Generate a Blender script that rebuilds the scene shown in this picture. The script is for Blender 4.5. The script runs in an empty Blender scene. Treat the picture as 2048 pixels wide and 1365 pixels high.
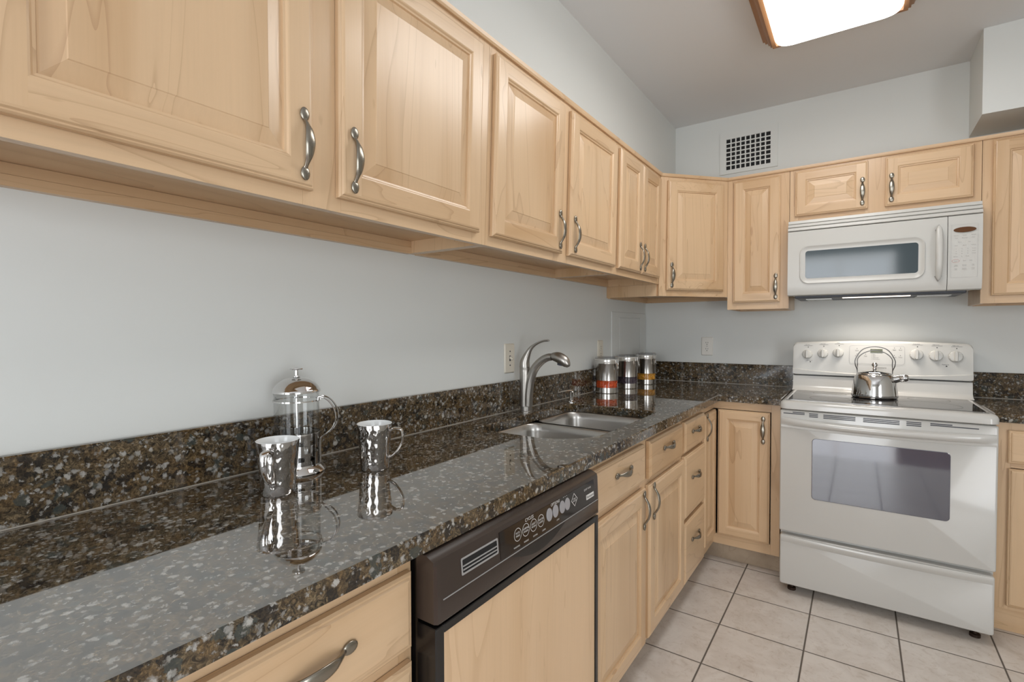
import bpy, bmesh, math, random
from mathutils import Vector, Matrix
random.seed(7)
S = bpy.context.scene
COL = S.collection
R = math.radians

# ------------------------------------------------------------------ camera, sky, lights, exposure
cam_d = bpy.data.cameras.new('camera')
cam_d.sensor_width = 36.0
cam_d.lens = 998.24 / 2048 * 36.0
cam_d.clip_start = 0.02
cam = bpy.data.objects.new('camera', cam_d)
COL.objects.link(cam)
yaw, pit, rol = R(34.7777), R(-1.2722), R(-0.1314)
fwd = Vector((-math.sin(yaw) * math.cos(pit), math.cos(yaw) * math.cos(pit), math.sin(pit)))
rgt = Vector((math.cos(yaw), math.sin(yaw), 0))
upv = rgt.cross(fwd)
r2 = math.cos(rol) * rgt + math.sin(rol) * upv
u2 = -math.sin(rol) * rgt + math.cos(rol) * upv
M = Matrix((r2, u2, -fwd)).transposed().to_4x4()
M.translation = Vector((1.2421, -3.4487, 1.2646))
cam.matrix_world = M
S.camera = cam

W = bpy.data.worlds.new('sky'); S.world = W; W.use_nodes = True
bg = W.node_tree.nodes['Background']
bg.inputs[0].default_value = (0.78, 0.88, 1.0, 1)
bg.inputs[1].default_value = 1.6

def area(name, loc, target, sx, sy, power, color):
    l = bpy.data.lights.new(name, 'AREA'); l.shape = 'RECTANGLE'; l.size = sx; l.size_y = sy
    l.energy = power; l.color = color
    o = bpy.data.objects.new(name, l); COL.objects.link(o); o.location = loc
    d = Vector(target) - Vector(loc)
    o.rotation_euler = d.to_track_quat('-Z', 'Y').to_euler()
    return o
area('daylight_through_patio_door', (1.0, -6.12, 1.25), (1.1, 0, 1.15), 1.3, 2.2, 42, (0.95, 0.975, 1.0))
area('fill_at_added_side_door', (3.32, -4.3, 1.10), (0, -2.6, 0.95), 1.4, 2.0, 36, (0.97, 0.985, 1.0))  # added fill for the left wall and lower cabinets, set at an unseen door

S.view_settings.view_transform = 'Standard'
S.view_settings.look = 'None'
S.view_settings.gamma = 1
S.view_settings.use_curve_mapping = False
S.view_settings.exposure = 0.12
S.cycles.max_bounces = 10
S.cycles.diffuse_bounces = 5
S.cycles.glossy_bounces = 6
S.cycles.transmission_bounces = 8
S.cycles.sample_clamp_indirect = 6.0
S.cycles.caustics_refractive = False
S.cycles.caustics_reflective = False

# ------------------------------------------------------------------ materials
def srgb(r, g, b):
    f = lambda c: (c / 255 / 12.92) if c / 255 <= 0.04045 else ((c / 255 + 0.055) / 1.055) ** 2.4
    return (f(r), f(g), f(b), 1)

def newmat(name):
    m = bpy.data.materials.new(name); m.use_nodes = True
    nt = m.node_tree
    return m, nt, nt.nodes['Principled BSDF']

def plain(name, col, rough=0.5, metal=0.0, ior=1.5, **kw):
    m, nt, b = newmat(name)
    b.inputs['Base Color'].default_value = col
    b.inputs['Roughness'].default_value = rough
    b.inputs['Metallic'].default_value = metal
    b.inputs['IOR'].default_value = ior
    for k, v in kw.items():
        b.inputs[k.replace('_', ' ')].default_value = v
    return m

def N(nt, t, **kw):
    n = nt.nodes.new(t)
    for k, v in kw.items():
        setattr(n, k, v)
    return n

def mapped(nt, scale, rnd=True):
    tc = N(nt, 'ShaderNodeTexCoord')
    mp = N(nt, 'ShaderNodeMapping')
    mp.inputs['Scale'].default_value = scale
    if rnd:
        oi = N(nt, 'ShaderNodeObjectInfo')
        mul = N(nt, 'ShaderNodeVectorMath', operation='SCALE')
        mul.inputs[0].default_value = (7.3, 5.1, 9.7)
        nt.links.new(oi.outputs['Random'], mul.inputs['Scale'])
        add = N(nt, 'ShaderNodeVectorMath', operation='ADD')
        nt.links.new(tc.outputs['Object'], add.inputs[0])
        nt.links.new(mul.outputs[0], add.inputs[1])
        nt.links.new(add.outputs[0], mp.inputs['Vector'])
    else:
        nt.links.new(tc.outputs['Object'], mp.inputs['Vector'])
    return mp

def ramp(nt, src, stops):
    r = N(nt, 'ShaderNodeValToRGB')
    e = r.color_ramp.elements
    while len(e) < len(stops):
        e.new(0.5)
    for el, (p, c) in zip(e, stops):
        el.position = p; el.color = c
    nt.links.new(src, r.inputs[0])
    return r

def noise(nt, mp, scale, detail=3, rough=0.55, dist=0.0):
    n = N(nt, 'ShaderNodeTexNoise')
    n.inputs['Scale'].default_value = scale
    n.inputs['Detail'].default_value = detail
    n.inputs['Roughness'].default_value = rough
    n.inputs['Distortion'].default_value = dist
    nt.links.new(mp.outputs[0], n.inputs['Vector'])
    return n

def mix(nt, fac, a, b, mode='MIX'):
    m = N(nt, 'ShaderNodeMix', data_type='RGBA', blend_type=mode)
    if isinstance(fac, (int, float)):
        m.inputs['Factor'].default_value = fac
    else:
        nt.links.new(fac, m.inputs['Factor'])
    for s, i in ((a, 6), (b, 7)):
        if isinstance(s, tuple):
            m.inputs[i].default_value = s
        else:
            nt.links.new(s, m.inputs[i])
    return m.outputs[2]

def math_(nt, op, a, b=None):
    m = N(nt, 'ShaderNodeMath', operation=op)
    for s, i in ((a, 0), (b, 1)):
        if s is None: continue
        if isinstance(s, (int, float)):
            m.inputs[i].default_value = s
        else:
            nt.links.new(s, m.inputs[i])
    return m.outputs[0]

def wood(name, axis, light, dark, line, rough=0.3):
    m, nt, b = newmat(name)
    sc = [1.0, 1.0, 1.0]; sc['xyz'.index(axis)] = 0.09
    mp = mapped(nt, sc)
    big = noise(nt, mp, 5.0, 3, 0.5, 0.6)
    col = ramp(nt, big.outputs[0], [(0.3, dark), (0.52, light), (0.75, tuple(min(1, c * 1.06) for c in light[:3]) + (1,))])
    # cathedral growth lines: thin contour lines of a stretched noise
    c2 = noise(nt, mp, 4.2, 3, 0.5, 0.9)
    w = math_(nt, 'FRACT', math_(nt, 'MULTIPLY', c2.outputs[0], 11.0))
    lm = ramp(nt, w, [(0.0, (1, 1, 1, 1)), (0.09, (0.15, 0.15, 0.15, 1)), (0.25, (0, 0, 0, 1))])
    col1 = mix(nt, math_(nt, 'MULTIPLY', lm.outputs[0], 0.28), col.outputs[0], line)
    sc2 = [1.0, 1.0, 1.0]; sc2['xyz'.index(axis)] = 0.03
    mp2 = mapped(nt, sc2)
    fib = noise(nt, mp2, 160, 2, 0.6)
    col2 = mix(nt, 0.22, col1, fib.outputs[1], 'SOFT_LIGHT')
    fr = ramp(nt, fib.outputs[0], [(0.25, (0.93, 0.93, 0.93, 1)), (0.6, (1, 1, 1, 1))])
    col3 = mix(nt, 0.5, col1, fr.outputs[0], 'MULTIPLY')
    # sparse mineral flecks
    sc3 = [1.0, 1.0, 1.0]; sc3['xyz'.index(axis)] = 0.25
    mp3 = mapped(nt, sc3)
    fl = noise(nt, mp3, 38, 1, 0.5)
    fm = ramp(nt, fl.outputs[0], [(0.75, (0, 0, 0, 1)), (0.80, (1, 1, 1, 1))])
    col4 = mix(nt, math_(nt, 'MULTIPLY', fm.outputs[0], 0.35), col3, line)
    nt.links.new(col4, b.inputs['Base Color'])
    b.inputs['Roughness'].default_value = rough
    b.inputs['Coat Weight'].default_value = 0.15
    b.inputs['Coat Roughness'].default_value = 0.18
    bp = N(nt, 'ShaderNodeBump'); bp.inputs['Strength'].default_value = 0.04
    bp.inputs['Distance'].default_value = 0.002
    nt.links.new(fib.outputs[0], bp.inputs['Height'])
    nt.links.new(bp.outputs[0], b.inputs['Normal'])
    return m

ML, MD, MLN = srgb(209, 178, 142), srgb(193, 158, 119), srgb(136, 95, 58)
WZ = wood('maple_vertical_grain', 'z', ML, MD, MLN)
WX = wood('maple_grain_along_back_wall', 'x', ML, MD, MLN)
WY = wood('maple_grain_along_side_wall', 'y', ML, MD, MLN)
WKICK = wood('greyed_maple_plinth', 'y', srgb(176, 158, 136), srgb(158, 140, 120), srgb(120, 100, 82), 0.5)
WLAM = wood('pale_maple_laminate', 'z', srgb(214, 182, 146), srgb(206, 172, 134), srgb(172, 134, 94), 0.4)
WOAK = wood('brown_oak', 'y', srgb(160, 116, 78), srgb(132, 92, 60), srgb(86, 56, 34), 0.4)

def granite(name, ior, rough):
    m, nt, b = newmat(name)
    mp = mapped(nt, (1, 1, 1), rnd=False)
    n1 = noise(nt, mp, 85, 7, 0.75, 1.6)
    base = ramp(nt, n1.outputs[0], [(0.32, srgb(14, 13, 13)), (0.43, srgb(38, 33, 26)), (0.51, srgb(76, 65, 48)), (0.58, srgb(110, 94, 70)), (0.68, srgb(150, 134, 108))])
    n2 = noise(nt, mp, 17, 4, 0.6, 0.8)
    gold = ramp(nt, n2.outputs[0], [(0.46, (0, 0, 0, 1)), (0.62, (1, 1, 1, 1))])
    n3 = noise(nt, mp, 120, 5, 0.75, 1.0)
    goldc = ramp(nt, n3.outputs[0], [(0.34, srgb(26, 20, 14)), (0.49, srgb(78, 61, 40)), (0.61, srgb(126, 101, 66)), (0.73, srgb(162, 142, 108))])
    c1 = mix(nt, math_(nt, 'MULTIPLY', gold.outputs[0], 0.7), base.outputs[0], goldc.outputs[0])
    nw = noise(nt, mp, 70, 4, 0.7)
    wv = N(nt, 'ShaderNodeVectorMath', operation='MULTIPLY_ADD')
    nt.links.new(nw.outputs[1], wv.inputs[0]); wv.inputs[1].default_value = (0.022, 0.022, 0.022)
    nt.links.new(mp.outputs[0], wv.inputs[2])
    def cells(scale):
        v = N(nt, 'ShaderNodeTexVoronoi'); v.inputs['Scale'].default_value = scale
        nt.links.new(wv.outputs[0], v.inputs['Vector'])
        sep = N(nt, 'ShaderNodeSeparateColor'); nt.links.new(v.outputs['Color'], sep.inputs[0])
        return v, sep
    v, sep = cells(58)     # dark mica blotches, some slightly blue-green
    dk = math_(nt, 'GREATER_THAN', sep.outputs[0], 0.76)
    dcol = mix(nt, math_(nt, 'GREATER_THAN', sep.outputs[1], 0.8), srgb(20, 20, 22), srgb(58, 66, 64))
    c2 = mix(nt, math_(nt, 'MULTIPLY', dk, 0.72), c1, dcol)
    for scale, thr, amt in ((80, 0.78, 0.85), (150, 0.82, 0.75)):   # grey quartz flakes of two sizes
        v2, s2 = cells(scale)
        near = ramp(nt, v2.outputs['Distance'], [(0.28, (1, 1, 1, 1)), (0.56, (0, 0, 0, 1))])
        fk = math_(nt, 'MULTIPLY', near.outputs[0], math_(nt, 'GREATER_THAN', s2.outputs[1], thr))
        palec = mix(nt, s2.outputs[2], srgb(128, 126, 122), srgb(182, 180, 174))
        c2 = mix(nt, math_(nt, 'MULTIPLY', fk, amt), c2, palec)
    nt.links.new(c2, b.inputs['Base Color'])
    b.inputs['Roughness'].default_value = rough
    b.inputs['IOR'].default_value = ior
    return m
GRAN = granite('mirror_polished_brown_granite', 3.7, 0.025)
GRANE = granite('brown_granite_edge', 1.55, 0.08)

def wallpaint(name, col, rough=0.55, bump=0.03):
    m, nt, b = newmat(name)
    mp = mapped(nt, (1, 1, 1), rnd=False)
    n = noise(nt, mp, 260, 3, 0.6)
    r = noise(nt, mp, 1.6, 2, 0.5)
    c = ramp(nt, r.outputs[0], [(0.3, tuple(x * 0.985 for x in col[:3]) + (1,)), (0.7, col)])
    nt.links.new(c.outputs[0], b.inputs['Base Color'])
    b.inputs['Roughness'].default_value = rough
    bp = N(nt, 'ShaderNodeBump'); bp.inputs['Strength'].default_value = bump
    bp.inputs['Distance'].default_value = 0.002
    nt.links.new(n.outputs[0], bp.inputs['Height']); nt.links.new(bp.outputs[0], b.inputs['Normal'])
    return m
PAINT = wallpaint('white_wall_paint', srgb(217, 219, 216), 0.5)
CEILP = wallpaint('matt_ceiling_paint', srgb(222, 223, 224), 0.8)

def floor_mat():
    m, nt, b = newmat('beige_floor_tile')
    tc = N(nt, 'ShaderNodeTexCoord')
    sx = N(nt, 'ShaderNodeSeparateXYZ'); nt.links.new(tc.outputs['Object'], sx.inputs[0])
    u = math_(nt, 'DIVIDE', math_(nt, 'SUBTRACT', sx.outputs[0], 0.765 - 0.3125 * 20), 0.3125)
    v = math_(nt, 'DIVIDE', math_(nt, 'SUBTRACT', sx.outputs[1], -0.902 - 0.305 * 40), 0.305)
    def edge(t):
        f = math_(nt, 'FRACT', t)
        return math_(nt, 'MINIMUM', f, math_(nt, 'SUBTRACT', 1.0, f))
    e = math_(nt, 'MINIMUM', edge(u), edge(v))
    tile = ramp(nt, e, [(0.0065, (0, 0, 0, 1)), (0.0125, (1, 1, 1, 1))])
    cmb = N(nt, 'ShaderNodeCombineXYZ')
    nt.links.new(math_(nt, 'FLOOR', u), cmb.inputs[0]); nt.links.new(math_(nt, 'FLOOR', v), cmb.inputs[1])
    wn = N(nt, 'ShaderNodeTexWhiteNoise', noise_dimensions='2D'); nt.links.new(cmb.outputs[0], wn.inputs['Vector'])
    off = N(nt, 'ShaderNodeVectorMath', operation='MULTIPLY_ADD')
    nt.links.new(wn.outputs['Color'], off.inputs[0]); off.inputs[1].default_value = (5, 5, 5)
    nt.links.new(tc.outputs['Object'], off.inputs[2])
    n1 = noise(nt, off, 6, 5, 0.65, 1.2)
    n2 = noise(nt, off, 24, 5, 0.7, 1.5)
    c = ramp(nt, n1.outputs[0], [(0.3, srgb(200, 191, 182)), (0.55, srgb(214, 207, 200)), (0.75, srgb(221, 215, 208))])
    vein = ramp(nt, n2.outputs[0], [(0.34, (0.72, 0.66, 0.60, 1)), (0.47, (1, 1, 1, 1))])
    c2 = mix(nt, 0.5, c.outputs[0], vein.outputs[0], 'MULTIPLY')
    c3 = mix(nt, tile.outputs[0], srgb(92, 84, 76), c2)
    nt.links.new(c3, b.inputs['Base Color'])
    rr = ramp(nt, tile.outputs[0], [(0.0, (0.8, 0.8, 0.8, 1)), (1.0, (0.32, 0.32, 0.32, 1))])
    nt.links.new(rr.outputs[0], b.inputs['Roughness'])
    bp = N(nt, 'ShaderNodeBump'); bp.inputs['Strength'].default_value = 0.5; bp.inputs['Distance'].default_value = 0.002
    h = math_(nt, 'ADD', tile.outputs[0], math_(nt, 'MULTIPLY', n2.outputs[0], 0.15))
    nt.links.new(h, bp.inputs['Height']); nt.links.new(bp.outputs[0], b.inputs['Normal'])
    return m
FLOORM = floor_mat()

PLANK = wood('dark_red_brown_floorboards', 'y', srgb(120, 84, 74), srgb(92, 62, 56), srgb(50, 32, 28), 0.12)

def hammered():
    m, nt, b = newmat('hammered_chrome')
    b.inputs['Metallic'].default_value = 1; b.inputs['Roughness'].default_value = 0.06
    b.inputs['Base Color'].default_value = (0.47, 0.455, 0.44, 1)
    mp = mapped(nt, (1, 1, 0.7))
    v = N(nt, 'ShaderNodeTexVoronoi', feature='SMOOTH_F1'); v.inputs['Scale'].default_value = 130
    nt.links.new(mp.outputs[0], v.inputs['Vector'])
    bp = N(nt, 'ShaderNodeBump'); bp.inputs['Strength'].default_value = 0.5; bp.inputs['Distance'].default_value = 0.002
    nt.links.new(v.outputs['Distance'], bp.inputs['Height']); nt.links.new(bp.outputs[0], b.inputs['Normal'])
    return m

def brushed(name, col, rough, axis='z', strength=0.05):
    m, nt, b = newmat(name)
    b.inputs['Metallic'].default_value = 1
    b.inputs['Base Color'].default_value = col
    sc = [1.0, 1.0, 1.0]; sc['xyz'.index(axis)] = 0.02
    mp = mapped(nt, sc)
    n = noise(nt, mp, 400, 2, 0.6)
    r = ramp(nt, n.outputs[0], [(0.2, (rough * 0.8,) * 3 + (1,)), (0.8, (rough * 1.25,) * 3 + (1,))])
    nt.links.new(r.outputs[0], b.inputs['Roughness'])
    return m
CHROME = plain('polished_chrome', (0.68, 0.67, 0.66, 1), 0.05, 1.0)
DSTEEL = plain('dark_steel_wire', (0.16, 0.155, 0.15, 1), 0.3, 1.0)
HAMMER = hammered()
STEEL = plain('satin_stainless_steel', (0.52, 0.505, 0.48, 1), 0.3, 1.0)
CANST = brushed('satin_canister_steel', (0.66, 0.64, 0.61, 1), 0.2, 'z')
NICKEL = brushed('brushed_nickel_faucet', (0.40, 0.38, 0.35, 1), 0.33, 'z')
PEWTER = plain('antique_pewter', (0.31, 0.285, 0.24, 1), 0.27, 1.0)
WHITE = plain('white_porcelain_enamel', srgb(194, 193, 189), 0.16, 0.0, 1.5, Coat_Weight=0.4, Coat_Roughness=0.06)
WHITEP = plain('white_appliance_plastic', srgb(196, 195, 190), 0.28)
CERAMIC = plain('white_glazed_ceramic', srgb(232, 234, 234), 0.12)
CAULK = plain('pale_silicone_caulk', srgb(168, 162, 152), 0.5)
IVORY = plain('ivory_plastic', srgb(214, 207, 192), 0.35)
PLATEW = plain('white_plate_plastic', srgb(226, 223, 216), 0.35)
BLACK = plain('black_gloss_plastic', srgb(20, 18, 18), 0.22)
DARKP = plain('dark_brown_black_plastic', srgb(56, 46, 40), 0.25)
DARKG = plain('dark_control_glass', srgb(26, 20, 17), 0.05, 0.0, 1.6)
BLACKM = plain('matt_black', srgb(10, 10, 11), 0.7)
GREYD = plain('dark_grey_metal', srgb(52, 54, 62), 0.4)
GLASSTOP = plain('black_ceramic_glass', srgb(40, 39, 40), 0.06, 0.0, 2.3)
OVENGL = plain('dark_oven_glass', srgb(66, 68, 82), 0.05, 0.0, 2.3)
MWGL = plain('smoked_microwave_glass', srgb(62, 74, 80), 0.07, 0.0, 1.6)
AMBER = plain('amber_display_glass', srgb(92, 58, 30), 0.12)
RINGM = plain('faint_burner_print', srgb(30, 30, 31), 0.2)
LCD = plain('green_grey_display', srgb(92, 96, 74), 0.15)
WPRINT = plain('white_print', srgb(216, 214, 210), 0.5)
GPRINT = plain('grey_print', srgb(150, 148, 146), 0.5)
LPRINT = plain('light_grey_print', srgb(176, 175, 174), 0.5)
DPRINT = plain('dark_print', srgb(58, 56, 54), 0.5)
RPRINT = plain('red_print', srgb(196, 128, 118), 0.5)
GREYBTN = plain('grey_buttons', srgb(150, 148, 150), 0.4)
RUST = plain('rusty_dark_steel', srgb(50, 34, 24), 0.6, 0.4)
def glassm(name, col=(1, 1, 1, 1), rough=0.0, ior=1.45):
    m, nt, b = newmat(name)
    b.inputs['Base Color'].default_value = col
    b.inputs['Transmission Weight'].default_value = 1
    b.inputs['Roughness'].default_value = rough
    b.inputs['IOR'].default_value = ior
    return m
def thinglass(name, tint, rough=0.0):
    """thin clear sheet: lets light straight through, with a Fresnel mirror on top"""
    m = bpy.data.materials.new(name); m.use_nodes = True; nt = m.node_tree
    nt.nodes.remove(nt.nodes['Principled BSDF']); out = nt.nodes['Material Output']
    tr = N(nt, 'ShaderNodeBsdfTransparent'); tr.inputs[0].default_value = tint
    gl = N(nt, 'ShaderNodeBsdfGlossy'); gl.inputs['Roughness'].default_value = rough
    fr = N(nt, 'ShaderNodeFresnel'); ge = N(nt, 'ShaderNodeNewGeometry')
    nt.links.new(math_(nt, 'SUBTRACT', 1.45, math_(nt, 'MULTIPLY', ge.outputs['Backfacing'], 1.45 - 1 / 1.45)), fr.inputs[0])
    mx = N(nt, 'ShaderNodeMixShader')
    nt.links.new(fr.outputs[0], mx.inputs[0]); nt.links.new(tr.outputs[0], mx.inputs[1]); nt.links.new(gl.outputs[0], mx.inputs[2])
    nt.links.new(mx.outputs[0], out.inputs['Surface'])
    return m
GLASS = thinglass('clear_glass', (0.975, 0.98, 0.98, 1))
ACRYL = thinglass('clear_acrylic_lid', (0.86, 0.86, 0.87, 1), 0.03)
GEDGE = thinglass('glass_edge', (0.42, 0.45, 0.45, 1))
def emit(name, col, s):
    m, nt, b = newmat(name)
    b.inputs['Base Color'].default_value = (0.8, 0.8, 0.8, 1)
    b.inputs['Emission Color'].default_value = col
    b.inputs['Emission Strength'].default_value = s
    return m
DIFFUSER = emit('glowing_diffuser', (1.0, 0.985, 0.96, 1), 7.6)
HOODLAMP = emit('glowing_hood_lamp', (1.0, 0.88, 0.72, 1), 2.0)
PASTA_O = plain('orange_pasta', srgb(236, 98, 40), 0.5)
PASTA_P = plain('dark_purple_pasta', srgb(84, 70, 80), 0.5)
PASTA_Y = plain('yellow_pasta', srgb(236, 172, 60), 0.5)

# ------------------------------------------------------------------ object helpers
def warp_run(v):
    """the long run of wall cabinets hangs slightly out of square"""
    y, z = v.y, v.z
    if z <= 1.52: return v
    pts = [(-9, 0), (-2.86, 0), (-2.35, 0.045), (-1.25, 0.052), (-0.66, 0.045), (-0.315, 0.0), (9, 0)]
    for (a, ka), (b, kb) in zip(pts, pts[1:]):
        if a <= y <= b:
            k = ka + (kb - ka) * (y - a) / (b - a)
            return Vector((v.x, y + k * (z - 1.52), z))
    return v
WARP = [False]
ROOTLOC = {}
def thing(name, label, cat, loc=(0, 0, 0), group=None):
    o = bpy.data.objects.new(name, None); COL.objects.link(o)
    o.empty_display_size = 0.05
    o.location = loc; ROOTLOC[o.name] = Vector(loc)
    o['label'] = label; o['category'] = cat
    if group: o['group'] = group
    return o
def rootloc(p):
    while p is not None:
        if p.name in ROOTLOC: return ROOTLOC[p.name]
        p = p.parent
    return Vector((0, 0, 0))
def obj(name, bm, mats, parent=None, smooth=35, label=None, cat=None, group=None, kind=None, loc=None, nonormals=False):
    if not nonormals:
        bmesh.ops.recalc_face_normals(bm, faces=bm.faces[:])
    if WARP[0]:
        for v in bm.verts: v.co = warp_run(v.co)
    L = rootloc(parent) if parent else Vector(loc or (0, 0, 0))
    for v in bm.verts: v.co -= L
    me = bpy.data.meshes.new(name); bm.to_mesh(me); bm.free()
    for m in (mats if isinstance(mats, (list, tuple)) else [mats]): me.materials.append(m)
    if smooth:
        me.polygons.foreach_set('use_smooth', [True] * len(me.polygons))
        me.set_sharp_from_angle(angle=R(smooth))
    o = bpy.data.objects.new(name, me); COL.objects.link(o)
    if parent: o.parent = parent
    else: o.location = L
    if label: o['label'] = label
    if cat: o['category'] = cat
    if group: o['group'] = group
    if kind: o['kind'] = kind
    return o
def copy_part(src, parent, loc=None, rot=None):
    c = src.copy(); COL.objects.link(c); c.parent = parent
    if loc is not None: c.location = loc
    if rot is not None: c.rotation_euler = rot
    return c
def copy_tree(o, loc, label, group):
    c = o.copy(); COL.objects.link(c); c.location = loc; c['label'] = label
    if group: c['group'] = group
    def rec(a, b):
        for ch in a.children:
            d = ch.copy(); COL.objects.link(d); d.parent = b
            rec(ch, d)
    rec(o, c)
    ROOTLOC[c.name] = Vector(loc)
    return c

NB = bmesh.new
def box(bm, x0, x1, y0, y1, z0, z1, bev=0.0, m=0, seg=2):
    vs = [bm.verts.new((x, y, z)) for x in (x0, x1) for y in (y0, y1) for z in (z0, z1)]
    fs = []
    for q in ((0, 1, 3, 2), (4, 6, 7, 5), (0, 4, 5, 1), (2, 3, 7, 6), (0, 2, 6, 4), (1, 5, 7, 3)):
        f = bm.faces.new([vs[i] for i in q]); f.material_index = m; fs.append(f)
    if bev > 0:
        es = list({e for f in fs for e in f.edges})
        r = bmesh.ops.bevel(bm, geom=es, offset=bev, segments=seg, profile=0.5, affect='EDGES')
        for f in r['faces']: f.material_index = m
    return bm
def obox(bm, O, U, V, Nn, w, h, d0, d1, bev=0.0, m=0):
    """box in a local frame: u 0..w, v 0..h, n d0..d1"""
    b2 = NB(); box(b2, 0, w, 0, h, d0, d1, bev, m)
    T = Matrix((U, V, Nn)).transposed()
    merge(bm, b2, lambda c: O + T @ c)
    return bm
def merge(bm, b2, fn=None):
    mp = {}
    for v in b2.verts: mp[v] = bm.verts.new(fn(v.co) if fn else v.co)
    for f in b2.faces:
        try:
            g = bm.faces.new([mp[v] for v in f.verts]); g.material_index = f.material_index
        except ValueError: pass
    b2.free()
def loft(bm, loops, cap0=True, cap1=True, m=0, closed=True):
    vl = [[bm.verts.new(p) for p in L] for L in loops]
    n = len(vl[0])
    for a, b in zip(vl, vl[1:]):
        for i in range(n if closed else n - 1):
            j = (i + 1) % n
            f = bm.faces.new((a[i], a[j], b[j], b[i])); f.material_index = m
    if cap0: f = bm.faces.new(vl[0]); f.material_index = m
    if cap1: f = bm.faces.new(vl[-1]); f.material_index = m
    return bm
def lathe(bm, prof, c=(0, 0), seg=40, m=0, cap0=False, cap1=False):
    loops = []
    for r, z in prof:
        loops.append([Vector((c[0] + r * math.cos(2 * math.pi * i / seg), c[1] + r * math.sin(2 * math.pi * i / seg), z)) for i in range(seg)])
    return loft(bm, loops, cap0, cap1, m)
def tube(bm, pts, rad, seg=12, m=0, side=None, caps=True):
    """sweep an ellipse (rad = r or (r_side, r_other)) along points; side fixes the first axis"""
    pts = [Vector(p) for p in pts]
    if not isinstance(rad, list): rad = [rad] * len(pts)
    loops = []; prev = None
    for i, p in enumerate(pts):
        t = (pts[min(i + 1, len(pts) - 1)] - pts[max(i - 1, 0)]).normalized()
        if side is not None: a = Vector(side)
        elif prev is not None: a = prev
        else: a = Vector((0, 0, 1)) if abs(t.z) < 0.9 else Vector((1, 0, 0))
        a = (a - t * a.dot(t)).normalized(); b = t.cross(a); prev = a
        r = rad[i]; ra, rb = (r if isinstance(r, tuple) else (r, r))
        loops.append([p + a * ra * math.cos(2 * math.pi * k / seg) + b * rb * math.sin(2 * math.pi * k / seg) for k in range(seg)])
    return loft(bm, loops, caps, caps, m)
def smoothpath(pts, n=8):
    pts = [Vector(p) for p in pts]; out = []
    P = [pts[0] * 2 - pts[1]] + pts + [pts[-1] * 2 - pts[-2]]
    for i in range(1, len(P) - 2):
        for k in range(n):
            t = k / n
            a, b, c, d = P[i - 1], P[i], P[i + 1], P[i + 2]
            out.append(0.5 * ((2 * b) + (c - a) * t + (2 * a - 5 * b + 4 * c - d) * t * t + (3 * b - a - 3 * c + d) * t ** 3))
    out.append(pts[-1]); return out
def smoothvals(vals, n=8):
    def f(v): return Vector((v[0], v[1], 0)) if isinstance(v, tuple) else Vector((v, v, 0))
    return [(max(p.x, 1e-4), max(p.y, 1e-4)) for p in smoothpath([f(v) for v in vals], n)]
def ellipsoid(bm, c, A, B, Cc, seg=16, rings=8, m=0):
    c = Vector(c); loops = []
    top = bm.verts.new(c + Cc); bot = bm.verts.new(c - Cc)
    rl = []
    for j in range(1, rings):
        th = math.pi * j / rings
        rl.append([bm.verts.new(c + Cc * math.cos(th) + (A * math.cos(2 * math.pi * i / seg) + B * math.sin(2 * math.pi * i / seg)) * math.sin(th)) for i in range(seg)])
    for i in range(seg):
        j = (i + 1) % seg
        f = bm.faces.new((top, rl[0][i], rl[0][j])); f.material_index = m
        f = bm.faces.new((bot, rl[-1][j], rl[-1][i])); f.material_index = m
        for a, b in zip(rl, rl[1:]):
            f = bm.faces.new((a[i], b[i], b[j], a[j])); f.material_index = m
    return bm
def rrect(w, h, r, n=6, r2=None):
    """rounded rectangle around the origin, counter-clockwise list of (u, v); r may be 4 radii"""
    rr = r if isinstance(r, (list, tuple)) else [r] * 4
    out = []
    for (sx, sy, a0), q in zip(((1, 1, 0), (-1, 1, 90), (-1, -1, 180), (1, -1, 270)), rr):
        for k in range(n + 1):
            a = R(a0 + 90 * k / n)
            out.append((sx * (w / 2 - q) + q * math.cos(a), sy * (h / 2 - q) + q * math.sin(a)))
    return out
def on(O, U, V, Nn, loop, h):
    return [O + U * a + V * b + Nn * h for a, b in loop]
def offset_poly(poly, d):
    """offset a simple CCW polygon inwards by d"""
    n = len(poly); out = []
    for i in range(n):
        p0, p1, p2 = Vector(poly[i - 1]), Vector(poly[i]), Vector(poly[(i + 1) % n])
        e1 = (p1 - p0).normalized(); e2 = (p2 - p1).normalized()
        n1 = Vector((-e1.y, e1.x)); n2 = Vector((-e2.y, e2.x))
        k = 1 + n1.dot(n2)
        out.append(tuple(p1 + (n1 + n2) * (d / max(k, 0.2))))
    return out
def text_bm(bm, s, size, O, U, V, Nn, m=0, align='CENTER', depth=0.0003):
    cu = bpy.data.curves.new('t', 'FONT'); cu.body = s; cu.size = size; cu.align_x = align; cu.align_y = 'CENTER'
    cu.resolution_u = 3
    o = bpy.data.objects.new('t', cu); COL.objects.link(o)
    dg = bpy.context.evaluated_depsgraph_get(); dg.update()
    me = bpy.data.meshes.new_from_object(o.evaluated_get(dg), depsgraph=dg)
    b2 = NB(); b2.from_mesh(me)
    for f in b2.faces: f.material_index = m
    T = Matrix((U, V, Nn)).transposed()
    merge(bm, b2, lambda c: O + T @ Vector((c.x, c.y, depth)))
    bpy.data.objects.remove(o); bpy.data.curves.remove(cu); bpy.data.meshes.remove(me)
def decal(bm, O, U, V, Nn, loop, h, m=0):
    f = bm.faces.new([bm.verts.new(p) for p in on(O, U, V, Nn, loop, h)]); f.material_index = m
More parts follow.
